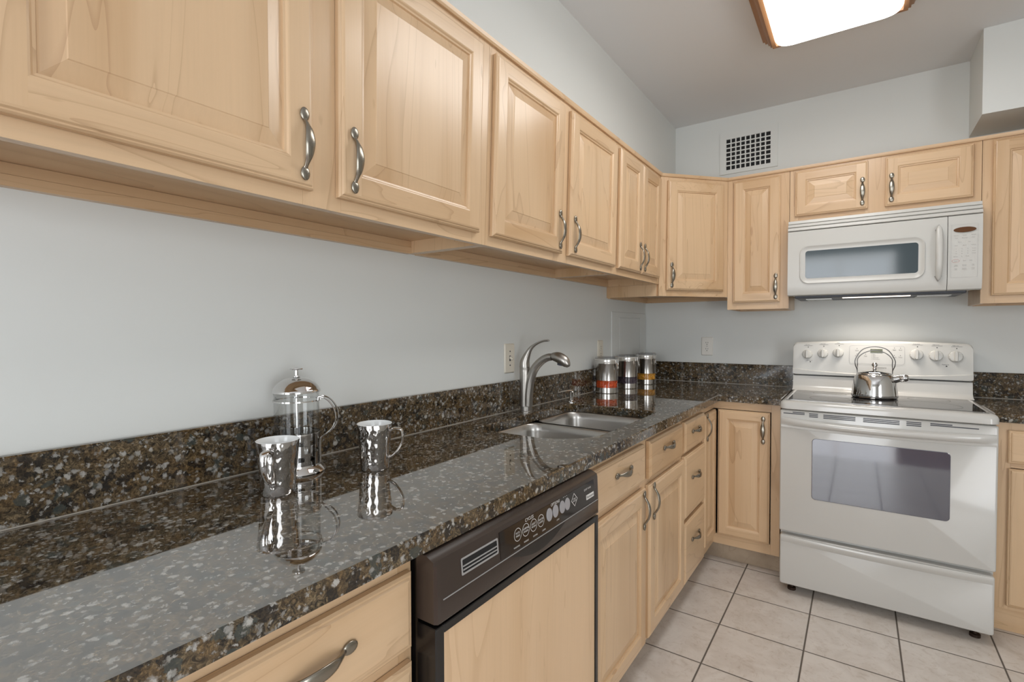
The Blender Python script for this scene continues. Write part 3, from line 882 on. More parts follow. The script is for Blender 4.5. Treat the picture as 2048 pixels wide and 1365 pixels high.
tube(b, smoothpath([(fx + a, fy, ZC + c) for a, c in lv], 6), smoothvals([(0.0225, 0.0225), (0.0205, 0.020), (0.0145, 0.0140), (0.0092, 0.0085), (0.0068, 0.0052), (0.0065, 0.0042), (0.007, 0.0042), (0.006, 0.0036)], 6), 20, side=(0, 1, 0))
obj('lever', b, NICKEL, t)

sx_, sy_ = 0.110, -1.318
t = thing('soap_dispenser', 'small chrome soap dispenser pump by the sink', 'soap dispenser', (sx_, sy_, ZC))
b = NB(); lathe(b, [(0.019, ZC + 0.0003), (0.019, ZC + 0.003), (0.013, ZC + 0.008), (0.010, ZC + 0.010)], (sx_, sy_), 28, cap0=True, cap1=True); obj('flange', b, CHROME, t)
b = NB(); lathe(b, [(0.0095, ZC + 0.0103), (0.0095, ZC + 0.026), (0.0125, ZC + 0.0265), (0.0125, ZC + 0.050), (0.010, ZC + 0.053)], (sx_, sy_), 24, cap0=True, cap1=True); obj('pump', b, CHROME, t)
b = NB(); tube(b, smoothpath([(sx_, sy_ + 0.016, ZC + 0.054), (sx_ - 0.002, sy_, ZC + 0.057), (sx_ - 0.012, sy_ - 0.05, ZC + 0.058), (sx_ - 0.022, sy_ - 0.096, ZC + 0.054)], 5), smoothvals([(0.006, 0.0022), (0.012, 0.0042), (0.009, 0.0034), (0.004, 0.002)], 5), 16, side=(1, 0, 0)); obj('nozzle', b, CHROME, t)

# ------------------------------------------------------------------ canisters with pasta
def canister(cx, cy, label, latch_deg):
    t = thing('canister', label, 'canister', (cx, cy, ZC), 'steel canisters with pasta windows')
    r, z = 0.0615, ZC + 0.0004
    b = NB(); lathe(b, [(0.001, z + 0.001), (r - 0.003, z), (r, z + 0.003), (r, z + 0.031), (r - 0.0012, z + 0.031), (r - 0.0012, z + 0.002), (0.001, z + 0.002)], (cx, cy), 48); obj('body', b, CANST, t)
    b = NB(); lathe(b, [(r - 0.0008, z + 0.0312), (r - 0.0008, z + 0.0695), (r - 0.0022, z + 0.0695), (r - 0.0022, z + 0.0312)], (cx, cy), 48); b2 = obj('window', b, GLASS, t)
    b = NB(); lathe(b, [(r, z + 0.070), (r, z + 0.160), (r + 0.0012, z + 0.162), (r + 0.0012, z + 0.165), (r, z + 0.167), (r, z + 0.183), (r - 0.0012, z + 0.183), (r - 0.0012, z + 0.070), (r, z + 0.070)], (cx, cy), 48); obj('upper_body', b, CANST, t)
    b = NB(); lathe(b, [(r - 0.004, z + 0.1835), (r + 0.003, z + 0.1835), (r + 0.003, z + 0.1865), (r - 0.004, z + 0.1865), (r - 0.004, z + 0.1835)], (cx, cy), 48); obj('seal', b, PLATEW, t)
    b = NB(); lathe(b, [(0.001, z + 0.187), (r + 0.002, z + 0.187), (r + 0.003, z + 0.190), (r + 0.001, z + 0.197), (r - 0.010, z + 0.199), (r - 0.014, z + 0.1935), (0.001, z + 0.1935)], (cx, cy), 48); obj('lid', b, ACRYL, t)
    b = NB(); d = Vector((math.cos(R(latch_deg)), math.sin(R(latch_deg)), 0)); s = Vector((-d.y, d.x, 0)); c = Vector((cx, cy, 0))
    for q in (-0.010, 0.010):
        p0 = c + d * (r + 0.004) + s * q
        tube(b, [p0 + Z * (z + 0.199), p0 + d * 0.003 + Z * (z + 0.185), p0 + d * 0.004 + Z * (z + 0.158), c + d * (r + 0.010) + s * q * 0.5 + Z * (z + 0.140)], 0.0013, 8)
    tube(b, [c + d * (r + 0.002) + s * -0.013 + Z * (z + 0.1995), c + d * (r + 0.002) + s * 0.013 + Z * (z + 0.1995)], 0.0016, 8)
    tube(b, smoothpath([c + d * (r + 0.0016) + Z * (z + 0.166), c + d * (r + 0.010) + Z * (z + 0.150), c + d * (r + 0.013) + Z * (z + 0.135), c + d * (r + 0.009) + Z * (z + 0.126)], 4), [(0.009, 0.0016)] * 13, 10, side=s)
    obj('clasp', b, CHROME, t)
    return t
cans = [(0.096, -0.877, PASTA_O, 'orange'), (0.106, -0.605, PASTA_P, 'dark purple'), (0.120, -0.320, PASTA_Y, 'yellow')]
latch = {0: -12, 1: 0, 2: -22}
names = ['steel canister with a window of orange pasta, nearest the faucet', 'steel canister with dark purple pasta, middle of the three', 'steel canister with yellow pasta, closest to the back wall']
for i, (cx, cy, pm, nm) in enumerate(cans):
    canister(cx, cy, names[i], latch[i])
    b = NB(); lathe(b, [(0.001, ZC + 0.0028), (0.0495, ZC + 0.0028), (0.0495, ZC + 0.078), (0.001, ZC + 0.080)], (cx, cy), 24)
    for k in range(190):
        a = random.uniform(0, 2 * math.pi); zz = ZC + random.uniform(0.018, 0.078); r = random.uniform(0.0500, 0.0558)
        c = Vector((cx + r * math.cos(a), cy + r * math.sin(a), zz)); tang = Vector((-math.sin(a), math.cos(a), 0))
        th = random.choice([-1, 1]) * random.uniform(0.4, 1.3); d = (tang * math.cos(th) + Z * math.sin(th)) * random.uniform(0.006, 0.010)
        tube(b, [c - d, c + d], 0.0029, 7)
    obj('pasta', b, pm, None, label='%s dried pasta inside the canister %s' % (nm, ('nearest the faucet', 'in the middle', 'closest to the back wall')[i]), cat='pasta', kind='stuff', loc=(cx, cy, ZC))

# ------------------------------------------------------------------ mugs and coffee press
def mug(cx, cy, hdir, label):
    t = thing('mug', label, 'mug', (cx, cy, ZC), 'hammered silver mugs')
    z = ZC + 0.0004
    b = NB()
    prof = [(0.001, 0.0), (0.0325, 0.0), (0.0345, 0.003), (0.0355, 0.02), (0.0385, 0.06), (0.0415, 0.095), (0.0438, 0.113), (0.0434, 0.1142)]
    lathe(b, [(r, z + h) for r, h in prof], (cx, cy), 56); obj('cup', b, HAMMER, t)
    b = NB()
    inn = [(0.0432, 0.1143), (0.0422, 0.1148), (0.0412, 0.113), (0.0385, 0.095), (0.0355, 0.06), (0.033, 0.012), (0.028, 0.006), (0.001, 0.005)]
    lathe(b, [(r, z + h) for r, h in inn], (cx, cy), 56); obj('lining', b, CERAMIC, t)
    d = Vector((hdir[0], hdir[1], 0)).normalized(); s = Vector((-d.y, d.x, 0)); c = Vector((cx, cy, z))
    pts = [(0.0395, 0.096), (0.052, 0.102), (0.068, 0.099), (0.0725, 0.085), (0.070, 0.066), (0.058, 0.046), (0.046, 0.034), (0.0362, 0.030)]
    b = NB(); tube(b, smoothpath([c + d * a + Z * h for a, h in pts], 5), smoothvals([(0.0085, 0.0042), (0.0085, 0.0032), (0.0085, 0.003), (0.0078, 0.003), (0.007, 0.003), (0.0062, 0.003), (0.006, 0.0032), (0.007, 0.004)], 5), 14, side=s)
    obj('handle', b, CHROME, t)
mug(0.222, -2.861, (0.62, -0.785), 'hammered silver mug in front of the coffee press, handle facing the viewer')
mug(0.243, -2.618, (0.86, 0.50), 'hammered silver mug right of the coffee press, handle turned right')

px, py = 0.098, -2.739
t = thing('coffee_press', 'glass and chrome coffee press with domed lid on the worktop', 'coffee press', (px, py, ZC))
z = ZC + 0.0004
b = NB(); lathe(b, [(0.001, z), (0.066, z), (0.068, z + 0.002), (0.066, z + 0.006), (0.056, z + 0.016), (0.0555, z + 0.020), (0.0535, z + 0.020), (0.052, z + 0.008), (0.001, z + 0.006)], (px, py), 56); obj('base', b, CHROME, t)
b = NB()
seg = 72; rows = [0.0205, 0.027, 0.031, 0.042, 0.046, 0.050, 0.061, 0.065, 0.069, 0.080, 0.084, 0.0955]
vv = [[b.verts.new((px + 0.0545 * math.cos(2 * math.pi * i / seg), py + 0.0545 * math.sin(2 * math.pi * i / seg), z + h)) for i in range(seg)] for h in rows]
for j in range(len(rows) - 1):
    for i in range(seg):
        band = {2: 0, 5: 3, 8: 0}.get(j)
        if band is not None and (i + band) % 6 in (0, 1, 2): continue
        b.faces.new((vv[j][i], vv[j][(i + 1) % seg], vv[j + 1][(i + 1) % seg], vv[j + 1][i]))
bmesh.ops.solidify(b, geom=b.faces[:], thickness=0.0009)
obj('holder', b, CHROME, t, smooth=30)
b = NB(); lathe(b, [(0.001, z + 0.0085), (0.050, z + 0.0085), (0.0525, z + 0.012), (0.0525, z + 0.196), (0.0532, z + 0.199), (0.0518, z + 0.200), (0.0506, z + 0.196), (0.0506, z + 0.014), (0.001, z + 0.0105)], (px, py), 56)
ld = Vector((-0.92, -0.40, 0)); ls = Vector((-ld.y, ld.x, 0))
g = obj('glass_beaker', b, GLASS, t)
b = NB(); c0 = Vector((px, py, 0))
loft(b, [[c0 + ld * r_ + ls * (w_ * q) + Z * (zz - dd * abs(q) ** 0.5 * 0.0 + (0.0 if abs(q) == 1 else -dd)) for q in (-1, -0.5, 0, 0.5, 1)] for r_, w_, zz, dd in ((0.0525, 0.016, z + 0.193, 0.018), (0.060, 0.010, z + 0.196, 0.012), (0.067, 0.004, z + 0.198, 0.004))], False, False, closed=False)
bmesh.ops.solidify(b, geom=b.faces[:], thickness=0.0012)
obj('pouring_lip', b, GLASS, g)
b = NB(); tube(b, smoothpath([c0 + ld * 0.0530 + ls * 0.015 + Z * (z + 0.194), c0 + ld * 0.061 + ls * 0.009 + Z * (z + 0.1965), c0 + ld * 0.0675 + Z * (z + 0.1965), c0 + ld * 0.062 + ls * 0.001 + Z * (z + 0.184), c0 + ld * 0.0535 + Z * (z + 0.174)], 5), 0.0011, 8); obj('lip_edge', b, GEDGE, g)
b = NB(); dome = [(0.001, 0.2325), (0.010, 0.232), (0.022, 0.2300), (0.034, 0.2255), (0.044, 0.2180), (0.0515, 0.2085), (0.0542, 0.2030), (0.0558, 0.2015), (0.0558, 0.1960), (0.0545, 0.1955), (0.0540, 0.2020), (0.044, 0.2150), (0.030, 0.2245), (0.001, 0.2295)]
lathe(b, [(r, z + h) for r, h in dome], (px, py), 56); lid = obj('lid', b, CHROME, t, smooth=50)
b = NB(); lathe(b, [(0.009, z + 0.2330), (0.009, z + 0.2345), (0.0045, z + 0.236), (0.0042, z + 0.2495), (0.0062, z + 0.251), (0.0150, z + 0.2515), (0.0155, z + 0.253), (0.0150, z + 0.2545), (0.001, z + 0.255)], (px, py), 32, cap0=True); obj('plunger_knob', b, CHROME, lid)
b = NB(); tube(b, [(px, py, z + 0.045), (px, py, z + 0.2285)], 0.0036, 14); lathe(b, [(0.001, z + 0.040), (0.049, z + 0.040), (0.0495, z + 0.043), (0.049, z + 0.046), (0.001, z + 0.046)], (px, py), 40); obj('plunger', b, CHROME, t)
d = Vector((0.80, 0.60, 0)).normalized(); s = Vector((-d.y, d.x, 0)); c = Vector((px, py, z))
b = NB()
for q in (-0.0105, 0.0105):
    pth = [(0.0560, 0.176), (0.0575, 0.184), (0.064, 0.184), (0.080, 0.176), (0.094, 0.156), (0.0985, 0.132), (0.092, 0.110), (0.078, 0.095), (0.064, 0.086), (0.0575, 0.078), (0.0565, 0.060), (0.0565, 0.019)]
    tube(b, smoothpath([c + d * a + s * (q * (0.25 if h < 0.09 else 1)) + Z * h for a, h in pth], 6), 0.0019, 10)
obj('handle', b, CHROME, t)
b = NB()
for h in (0.174, 0.094):
    lathe(b, [(0.0540, z + h), (0.0552, z + h), (0.0552, z + h + 0.003), (0.0540, z + h + 0.003), (0.0540, z + h)], (px, py), 48)
obj('band', b, CHROME, t)

# ------------------------------------------------------------------ switch, sockets, access panel, vent
def plate(t, O, F, w, h, m):
    U, V, Nn = F
    b = NB(); loft(b, [on(O, U, V, Nn, rrect(w, h, 0.006, 3), 0.0006), on(O, U, V, Nn, rrect(w, h, 0.006, 3), 0.002), on(O, U, V, Nn, rrect(w - 0.008, h - 0.008, 0.005, 3), 0.006)])
    obj('cover_plate', b, m, t)
O = Vector((0, -1.684, 1.142))
t = thing('light_switch', 'ivory toggle light switch on the left wall near the faucet', 'light switch', O)
plate(t, O, FX, 0.075, 0.127, IVORY)
b = NB(); box(b, 0.0055, 0.0065, O.y - 0.005, O.y + 0.005, O.z - 0.012, O.z + 0.012); obj('slot', b, GREYD, t, smooth=0)
b = NB(); tube(b, [(0.004, O.y, O.z + 0.003), (0.012, O.y, O.z), (0.020, O.y, O.z - 0.006)], [(0.004, 0.006), (0.0038, 0.005), (0.0034, 0.0036)], 10, side=(0, 1, 0)); obj('toggle', b, IVORY, t)
for q in (-0.03, 0.03):
    b = NB(); tube(b, [(0.0055, O.y, O.z + q), (0.0075, O.y, O.z + q)], 0.0032, 10); obj('screw', b, GREYD, t)
def socket(O, F, label, m):
    U, V, Nn = F
    t = thing('wall_socket', label, 'power outlet', O)
    plate(t, O, F, 0.072, 0.122, m)
    for q in (-0.0205, 0.0205):
        b = NB(); c = O + V * q
        lo = [(max(-0.0145, min(0.0145, a * 1.0)), b_) for a, b_ in ell(0.0175, 0.0172, 28)]
        loft(b, [on(c, U, V, Nn, lo, 0.0055), on(c, U, V, Nn, lo, 0.0078)])
        r = obj('receptacle', b, m, t)
        b = NB()
        for du, hh in ((-0.0062, 0.0085), (0.0062, 0.0070)):
            decal(b, c + U * du + V * 0.0035, U, V, Nn, rrect(0.0024, hh, 0.0005, 2), 0.0081)
        decal(b, c - V * 0.0085, U, V, Nn, ell(0.0028, 0.0028, 12), 0.0081)
        obj('slots', b, BLACKM, r, smooth=0, nonormals=True)
    b = NB(); tube(b, [O + Nn * 0.0055, O + Nn * 0.0072], 0.0028, 10); obj('screw', b, GPRINT, t)
socket(Vector((0, -0.760, 1.142)), FX, 'ivory double wall socket on the left wall, behind the canisters', IVORY)
socket(Vector((0.420, 0, 1.154)), FY, 'white double wall socket on the back wall left of the range', PLATEW)

O = Vector((0, -0.305, 1.215))
t = thing('access_panel', 'white painted access panel low in the left wall behind the canisters', 'access panel', O)
b = NB()
outer = rrect(0.590, 0.322, 0.002, 1); inner = rrect(0.362, 0.258, 0.002, 1)
loops = [on(O, Y, Z, X, outer, 0.0006), on(O, Y, Z, X, outer, 0.004), on(O, Y, Z, X, rrect(0.584, 0.316, 0.002, 1), 0.006), on(O, Y, Z, X, rrect(0.362, 0.258, 0.002, 1), 0.006), on(O, Y, Z, X, inner, 0.0006)]
loft(b, loops, False, False); obj('surround', b, PAINT, t, smooth=0)
b = NB(); loft(b, [on(O, Y, Z, X, rrect(0.355, 0.251, 0.002, 1), 0.0006), on(O, Y, Z, X, rrect(0.355, 0.251, 0.002, 1), 0.0055), on(O, Y, Z, X, rrect(0.350, 0.246, 0.002, 1), 0.0065)])
dd = obj('panel_door', b, PAINT, t, smooth=0)
b = NB(); tube(b, [O + Vector((0.0065, -0.02, 0.100)), O + Vector((0.009, -0.02, 0.100))], 0.008, 14); obj('latch', b, PAINT, dd)
b = NB()
for q in (-0.255, 0.245): tube(b, [O + Vector((0.006, q, -0.105)), O + Vector((0.008, q, -0.105))], 0.005, 12)
obj('screws', b, PAINT, t)

t = thing('vent_grille', 'white square-holed air vent grille high on the back wall', 'vent', (0.658, 0, 2.40))
vx0, vx1, vz0, vz1 = 0.492, 0.826, 2.262, 2.526
gx0, gx1, gz0, gz1 = 0.531, 0.786, 2.288, 2.482
b = NB()
for bx in ((vx0, gx0, vz0, vz1), (gx1, vx1, vz0, vz1), (gx0, gx1, vz0, gz0), (gx0, gx1, gz1, vz1)):
    box(b, bx[0], bx[1], -0.007, -0.0006, bx[2], bx[3])
obj('frame', b, PAINT, t, smooth=0)
b = NB()
nc, nr = 9, 7; cw, rh = (gx1 - gx0) / nc, (gz1 - gz0) / nr; bt = 0.0036
for i in range(1, nc): box(b, gx0 + i * cw - bt, gx0 + i * cw + bt, -0.0066, -0.004, gz0, gz1)
for j in range(1, nr): box(b, gx0, gx1, -0.0064, -0.0042, gz0 + j * rh - bt, gz0 + j * rh + bt)
obj('lattice', b, PAINT, t, smooth=0)
b = NB(); box(b, gx0 + 0.001, gx1 - 0.001, -0.0018, -0.0006, gz0 + 0.001, gz1 - 0.001); obj('duct_backing', b, BLACKM, t, smooth=0)

# ------------------------------------------------------------------ ceiling light
t = thing('ceiling_light', 'glowing fluorescent ceiling light box in a stepped brown wood frame', 'ceiling light', (1.14, -1.45, HC))
lx0, lx1, ly0, ly1 = 0.905, 1.392, -2.08, -0.858
b = NB()
def rect3(o, z): return [Vector((lx0 - o, ly0 - o, z)), Vector((lx1 + o, ly0 - o, z)), Vector((lx1 + o, ly1 + o, z)), Vector((lx0 - o, ly1 + o, z))]
prof = [(0.048, HC - 0.001), (0.048, HC - 0.014), (0.036, HC - 0.016), (0.036, HC - 0.030), (0.026, HC - 0.033), (0.020, HC - 0.050), (0.010, HC - 0.056), (0.010, HC - 0.066), (0.0, HC - 0.070), (0.0, HC - 0.079), (-0.016, HC - 0.079), (-0.016, HC - 0.03), (-0.02, HC - 0.001)]
loft(b, [rect3(o, z) for o, z in prof], False, False); obj('frame', b, WOAK, t, smooth=0)
b = NB(); cx, cy = (lx0 + lx1) / 2, (ly0 + ly1) / 2; w, h = lx1 - lx0 - 0.036, ly1 - ly0 - 0.036
cc = Vector((cx, cy, 0))
loft(b, [on(cc, X, Y, Z, rrect(w - 2 * k, h - 2 * k, max(0.05 - k * 0.3, 0.02), 6), z) for k, z in ((0, HC - 0.035), (0, HC - 0.082), (0.008, HC - 0.096), (0.025, HC - 0.106), (0.06, HC - 0.111))])
obj('diffuser', b, DIFFUSER, t)

# ------------------------------------------------------------------ dishwasher
dy0, dy1 = -2.8365, -2.1925
t = thing('dishwasher', 'black built-in dishwasher with a maple front panel, below the worktop', 'dishwasher', (0.35, -2.51, 0))
b = NB(); box(b, 0.03, 0.612, dy0 + 0.004, dy1 - 0.004, 0.09, 0.868); box(b, 0.08, 0.54, dy0 + 0.01, dy1 - 0.01, 0.0005, 0.0895); obj('tub', b, BLACK, t, smooth=0)
b = NB()
sec = [(0.613, 0.762), (0.660, 0.762), (0.663, 0.768), (0.6635, 0.800), (0.662, 0.803), (0.657, 0.862), (0.653, 0.8685), (0.636, 0.8765), (0.613, 0.8770)]
nseg = 10
loops = []
for k, y in enumerate((dy0, dy0 + 0.004, dy0 + 0.012, dy1 - 0.012, dy1 - 0.004, dy1)):
    sh = (0.010, 0.004, 0.0, 0.0, 0.004, 0.010)[k]
    loops.append([Vector((min(x, 0.6635 - sh) if x > 0.62 else x, y, zz)) for x, zz in sec])
loft(b, loops); cp = obj('control_panel', b, DARKP, t, smooth=30)
# local frame of the sloping control face
Vc = Vector((0.657 - 0.662, 0, 0.862 - 0.803)).normalized(); Nc = Vector((Vc.z, 0, -Vc.x))
def cf(y, h): return Vector((0.662, y, 0.803)) + Vc * (h - 0.803) + Nc * 0.0002
b = NB()
cy0, cy1 = -2.655, -2.224
obox(b, cf(cy0, 0.8065), Y, Vc, Nc, cy1 - cy0, 0.054, 0.0, 0.0012, 0.0)
gl = obj('control_glass', b, DARKG, cp, smooth=0)
b = NB()
lf = lambda y, h: cf(y, h) + Nc * 0.0013
for k in range(4):
    y = -2.592 + k * 0.031
    ringdecal(b, lf(y, 0.836), Y, Vc, Nc, ell(0.0135, 0.0135), ell(0.0125, 0.0125), 0.0002)
    for s_, q in ((('POTS', 'PANS'), ('NORMAL', 'WASH'), ('LIGHT', 'WASH'), ('WATER', 'SAVER'))[k],):
        text_bm(b, s_, 0.0062, lf(y, 0.839), Y, Vc, Nc); text_bm(b, q, 0.0062, lf(y, 0.833), Y, Vc, Nc)
text_bm(b, 'CYCLES', 0.0098, lf(-2.545, 0.8552), Y, Vc, Nc); text_bm(b, 'OPTIONS', 0.0098, lf(-2.432, 0.8562), Y, Vc, Nc)
for k, s_ in enumerate(('WASHING', 'RINSING', 'DRYING', 'CLEAN')): text_bm(b, s_, 0.0048, lf(-2.598 + k * 0.036, 0.8125), Y, Vc, Nc)
dm = [(0.0165, 0), (0, 0.0165), (-0.0165, 0), (0, -0.0165)]
ringdecal(b, lf(-2.3385, 0.838), Y, Vc, Nc, dm, [(a * 0.88, c * 0.88) for a, c in dm], 0.0002)
text_bm(b, 'START', 0.0062, lf(-2.3385, 0.840), Y, Vc, Nc); text_bm(b, 'CANCEL', 0.0055, lf(-2.3385, 0.835), Y, Vc, Nc)
for k in range(3): decal(b, lf(-2.392 + k * 0.008, 0.8585), Y, Vc, Nc, ell(0.0009, 0.0013, 8), 0.0002)
text_bm(b, 'LOCK', 0.0045, lf(-2.425, 0.8155), Y, Vc, Nc)
text_bm(b, 'QUIET WASH', 0.0066, lf(-2.264, 0.846), Y, Vc, Nc)
decal(b, lf(-2.252, 0.8245), Y, Vc, Nc, rrect(0.045, 0.0125, 0.0008, 2), 0.0002)
obj('lettering', b, WPRINT, gl, smooth=0, nonormals=True)
b = NB(); text_bm(b, 'Kenmore', 0.0105, lf(-2.252, 0.8245) + Nc * 0.0003, Y, Vc, Nc); obj('badge_lettering', b, BLACKM, gl, smooth=0, nonormals=True)
for y in (-2.462, -2.4335, -2.401, -2.3755):
    b = NB(); loft(b, [on(lf(y, 0.838), Y, Vc, Nc, ell(0.0128, 0.0150), 0.0001), on(lf(y, 0.838), Y, Vc, Nc, ell(0.0122, 0.0144), 0.0012)]); bt_ = obj('button', b, GREYBTN, gl)
b = NB()
ringdecal(b, cf(-2.716, 0.8375), Y, Vc, Nc, rrect(0.112, 0.0310, 0.003, 3), rrect(0.104, 0.0235, 0.002, 3), 0.0008)
obox(b, cf(-2.767, 0.8365), Y, Vc, Nc, 0.102, 0.0022, 0.0003, 0.0016); obox(b, cf(-2.767, 0.8300), Y, Vc, Nc, 0.102, 0.0022, 0.0003, 0.0016)
vg = obj('vent', b, GPRINT, cp, smooth=0)
b = NB(); decal(b, cf(-2.716, 0.8375), Y, Vc, Nc, rrect(0.104, 0.0235, 0.002, 3), 0.0002); obj('vent_opening', b, BLACKM, vg, smooth=0, nonormals=True)
b = NB()   # scooped finger grip under the control glass
arc = [(-0.115 + 0.23 * k / 20, -0.026 * math.sin(math.pi * k / 20)) for k in range(21)]
Og = Vector((0.6637, -2.505, 0.7995))
f0 = on(Og, Y, Z, X, arc, 0.0003)
vs = [b.verts.new(p) for p in f0]; b.faces.new(vs)
obj('finger_grip', b, BLACK, cp, smooth=0, nonormals=True)
b = NB(); obox(b, cf(dy0 + 0.014, 0.8015), Y, Vc, Nc, dy1 - dy0 - 0.028, 0.0016, 0.0, 0.0012); obj('trim_line', b, GPRINT, cp, smooth=0)
b = NB()
zt, zb = 0.7545, 0.115
for bx in ((dy0, dy0 + 0.022, zb, zt), (dy1 - 0.016, dy1, zb, zt), (dy0 + 0.022, dy1 - 0.016, zt - 0.016, zt), (dy0 + 0.022, dy1 - 0.016, zb, zb + 0.02)):
    box(b, 0.613, 0.658, bx[0], bx[1], bx[2], bx[3], 0.0015, seg=1)
door = obj('door', b, BLACK, t, smooth=0)
b = NB(); box(b, 0.640, 0.6545, dy0 + 0.0225, dy1 - 0.0165, zb + 0.0205, zt - 0.0165); obj('wood_panel', b, WLAM, door, smooth=0)
b = NB(); box(b, 0.56, 0.575, dy0 + 0.01, dy1 - 0.01, 0.001, 0.088); obj('plinth', b, BLACK, t, smooth=0)

# ------------------------------------------------------------------ range
rx0, rx1, rf = 0.9375, 1.6985, -0.767
t = thing('range', 'white freestanding electric range with glass cooktop and oven, between base cabinets', 'stove', (1.318, -0.40, 0))
b = NB(); box(b, rx0 + 0.003, rx1 - 0.003, -0.722, -0.035, 0.045, 0.8845); obj('body', b, WHITE, t, smooth=0)
for fx_, fy_ in ((rx0 + 0.05, -0.70), (rx1 - 0.05, -0.70), (rx0 + 0.05, -0.09), (rx1 - 0.05, -0.09)):
    b = NB(); lathe(b, [(0.018, 0.0006), (0.018, 0.012), (0.008, 0.014), (0.008, 0.0445)], (fx_, fy_), 16, cap0=True, cap1=True); obj('foot', b, RUST, t)
# cooktop frame with glass
b = NB()
gx0_, gx1_, gy0_, gy1_ = rx0 + 0.026, rx1 - 0.026, -0.700, -0.262
ocx, ocy, ow, oh = (rx0 + rx1) / 2, (-0.779 - 0.215) / 2, rx1 - rx0 + 0.004, 0.779 - 0.215
OC = Vector((ocx, ocy, 0))
def rl(k, z, r=0.030): return on(OC, X, Y, Z, rrect(ow - 2 * k, oh - 2 * k, [0.004, 0.004, r, r], 6), z)
GCc = Vector(((gx0_ + gx1_) / 2, (gy0_ + gy1_) / 2, 0)); gw, gh = gx1_ - gx0_, gy1_ - gy0_
loft(b, [rl(0.010, 0.8855), rl(0.0, 0.890), rl(0.0, 0.908), rl(0.003, 0.918), rl(0.010, 0.9245), rl(0.018, 0.9265), on(GCc, X, Y, Z, rrect(gw + 0.006, gh + 0.006, 0.012, 6), 0.9262), on(GCc, X, Y, Z, rrect(gw, gh, 0.010, 6), 0.9240)], True, True)
ct = obj('cooktop', b, WHITE, t, smooth=40)
b = NB(); loft(b, [on(GCc, X, Y, Z, rrect(gw - 0.002, gh - 0.002, 0.010, 6), 0.9243), on(GCc, X, Y, Z, rrect(gw - 0.002, gh - 0.002, 0.010, 6), 0.9268)]); gt = obj('glass_top', b, GLASSTOP, ct, smooth=0)
b = NB()
for cx_, cy_, rr in ((1.13, -0.58, 0.085), (1.50, -0.58, 0.115), (1.12, -0.36, 0.075), (1.52, -0.36, 0.080)):
    ringdecal(b, Vector((cx_, cy_, 0.9269)), X, Y, Z, ell(rr, rr, 48), ell(rr - 0.0022, rr - 0.0022, 48), 0.0002)
obj('burner_ring', b, RINGM, gt, smooth=0, nonormals=True)
# riser and control panel
b = NB()
sec = [(-0.214, 0.905), (-0.262, 0.9268), (-0.258, 0.9300), (-0.240, 0.9330), (-0.226, 0.9400), (-0.2205, 0.952), (-0.2105, 1.004), (-0.205, 1.006), (-0.035, 1.006), (-0.035, 0.905)]
loft(b, [[Vector((x, y, zz)) for y, zz in sec] for x in (rx0 + 0.002, rx1 - 0.002)]); obj('riser', b, WHITE, t, smooth=40)
b = NB(); box(b, rx0 + 0.03, rx1 - 0.03, -0.190, -0.04, 1.0062, 1.030); obj('vent_gap', b, GREYD, t, smooth=0)
b = NB()
cols = []
rwid = rx1 - rx0
ends = [0, 0.0012, 0.0035, 0.007, 0.0115, 0.020]
for q in [e_ / rwid for e_ in ends] + [k / 22 for k in range(1, 22)] + [1 - e_ / rwid for e_ in reversed(ends)]:
    x = rx0 - 0.0 + (rx1 - rx0 + 0.0) * q; c_ = 1 - (2 * q - 1) ** 2
    e = min(q, 1 - q) * (rx1 - rx0)
    rnd = 0.0 if e > 0.02 else 0.02 - math.sqrt(max(0, 0.02 ** 2 - (0.02 - e) ** 2))
    zt_ = 1.190 + 0.012 * c_ - rnd; zl = 1.034 + 0.004 * (1 - c_)
    zl = 1.046 - 0.020 * c_
    cols.append([Vector((x, -0.050, 1.016)), Vector((x, -0.205, 1.010 + rnd * 0.3)), Vector((x, -0.2175, 1.013 + rnd * 0.3)), Vector((x, -0.2180, zl - 0.004)), Vector((x, -0.2125, zl)), Vector((x, -0.1960, zt_ - 0.010)), Vector((x, -0.1900, zt_ - 0.002)), Vector((x, -0.1800, zt_)), Vector((x, -0.050, zt_ - 0.003))])
loft(b, cols); bp_ = obj('control_panel', b, WHITEP, t, smooth=28)
Vp = Vector((0, -0.1960 + 0.2125, 1.180 - 1.046)).normalized(); Np = Vector((0, -Vp.z, Vp.y)); Up = X
def pf(x, zz): return Vector((x, -0.2125, 1.046)) + Vp * ((zz - 1.046) / Vp.z) + Np * 0.0006
pfz = pf
b = NB()
OO = pf(1.320, 1.129)
ringdecal(b, OO, Up, Vp, Np, rrect(0.236, 0.098, 0.012, 5), rrect(0.232, 0.094, 0.010, 5), 0.0006)
inset = obj('keypad_outline', b, LPRINT, bp_, smooth=0, nonormals=True)
b = NB(); loft(b, [on(pf(1.320, 1.150), Up, Vp, Np, rrect(0.052, 0.019, 0.001, 2), 0.0004), on(pf(1.320, 1.150), Up, Vp, Np, rrect(0.052, 0.019, 0.001, 2), 0.0016)]); obj('display', b, LCD, bp_, smooth=0)
b = NB()
for k, s_ in enumerate(('Bake', 'Broil', 'Delay start', 'Door locked')):
    decal(b, pf(1.300, 1.131 - k * 0.0082), Up, Vp, Np, ell(0.0011, 0.0011, 8), 0.0008); text_bm(b, s_, 0.0055, pf(1.305, 1.131 - k * 0.0082), Up, Vp, Np, 0, 'LEFT', 0.0008)
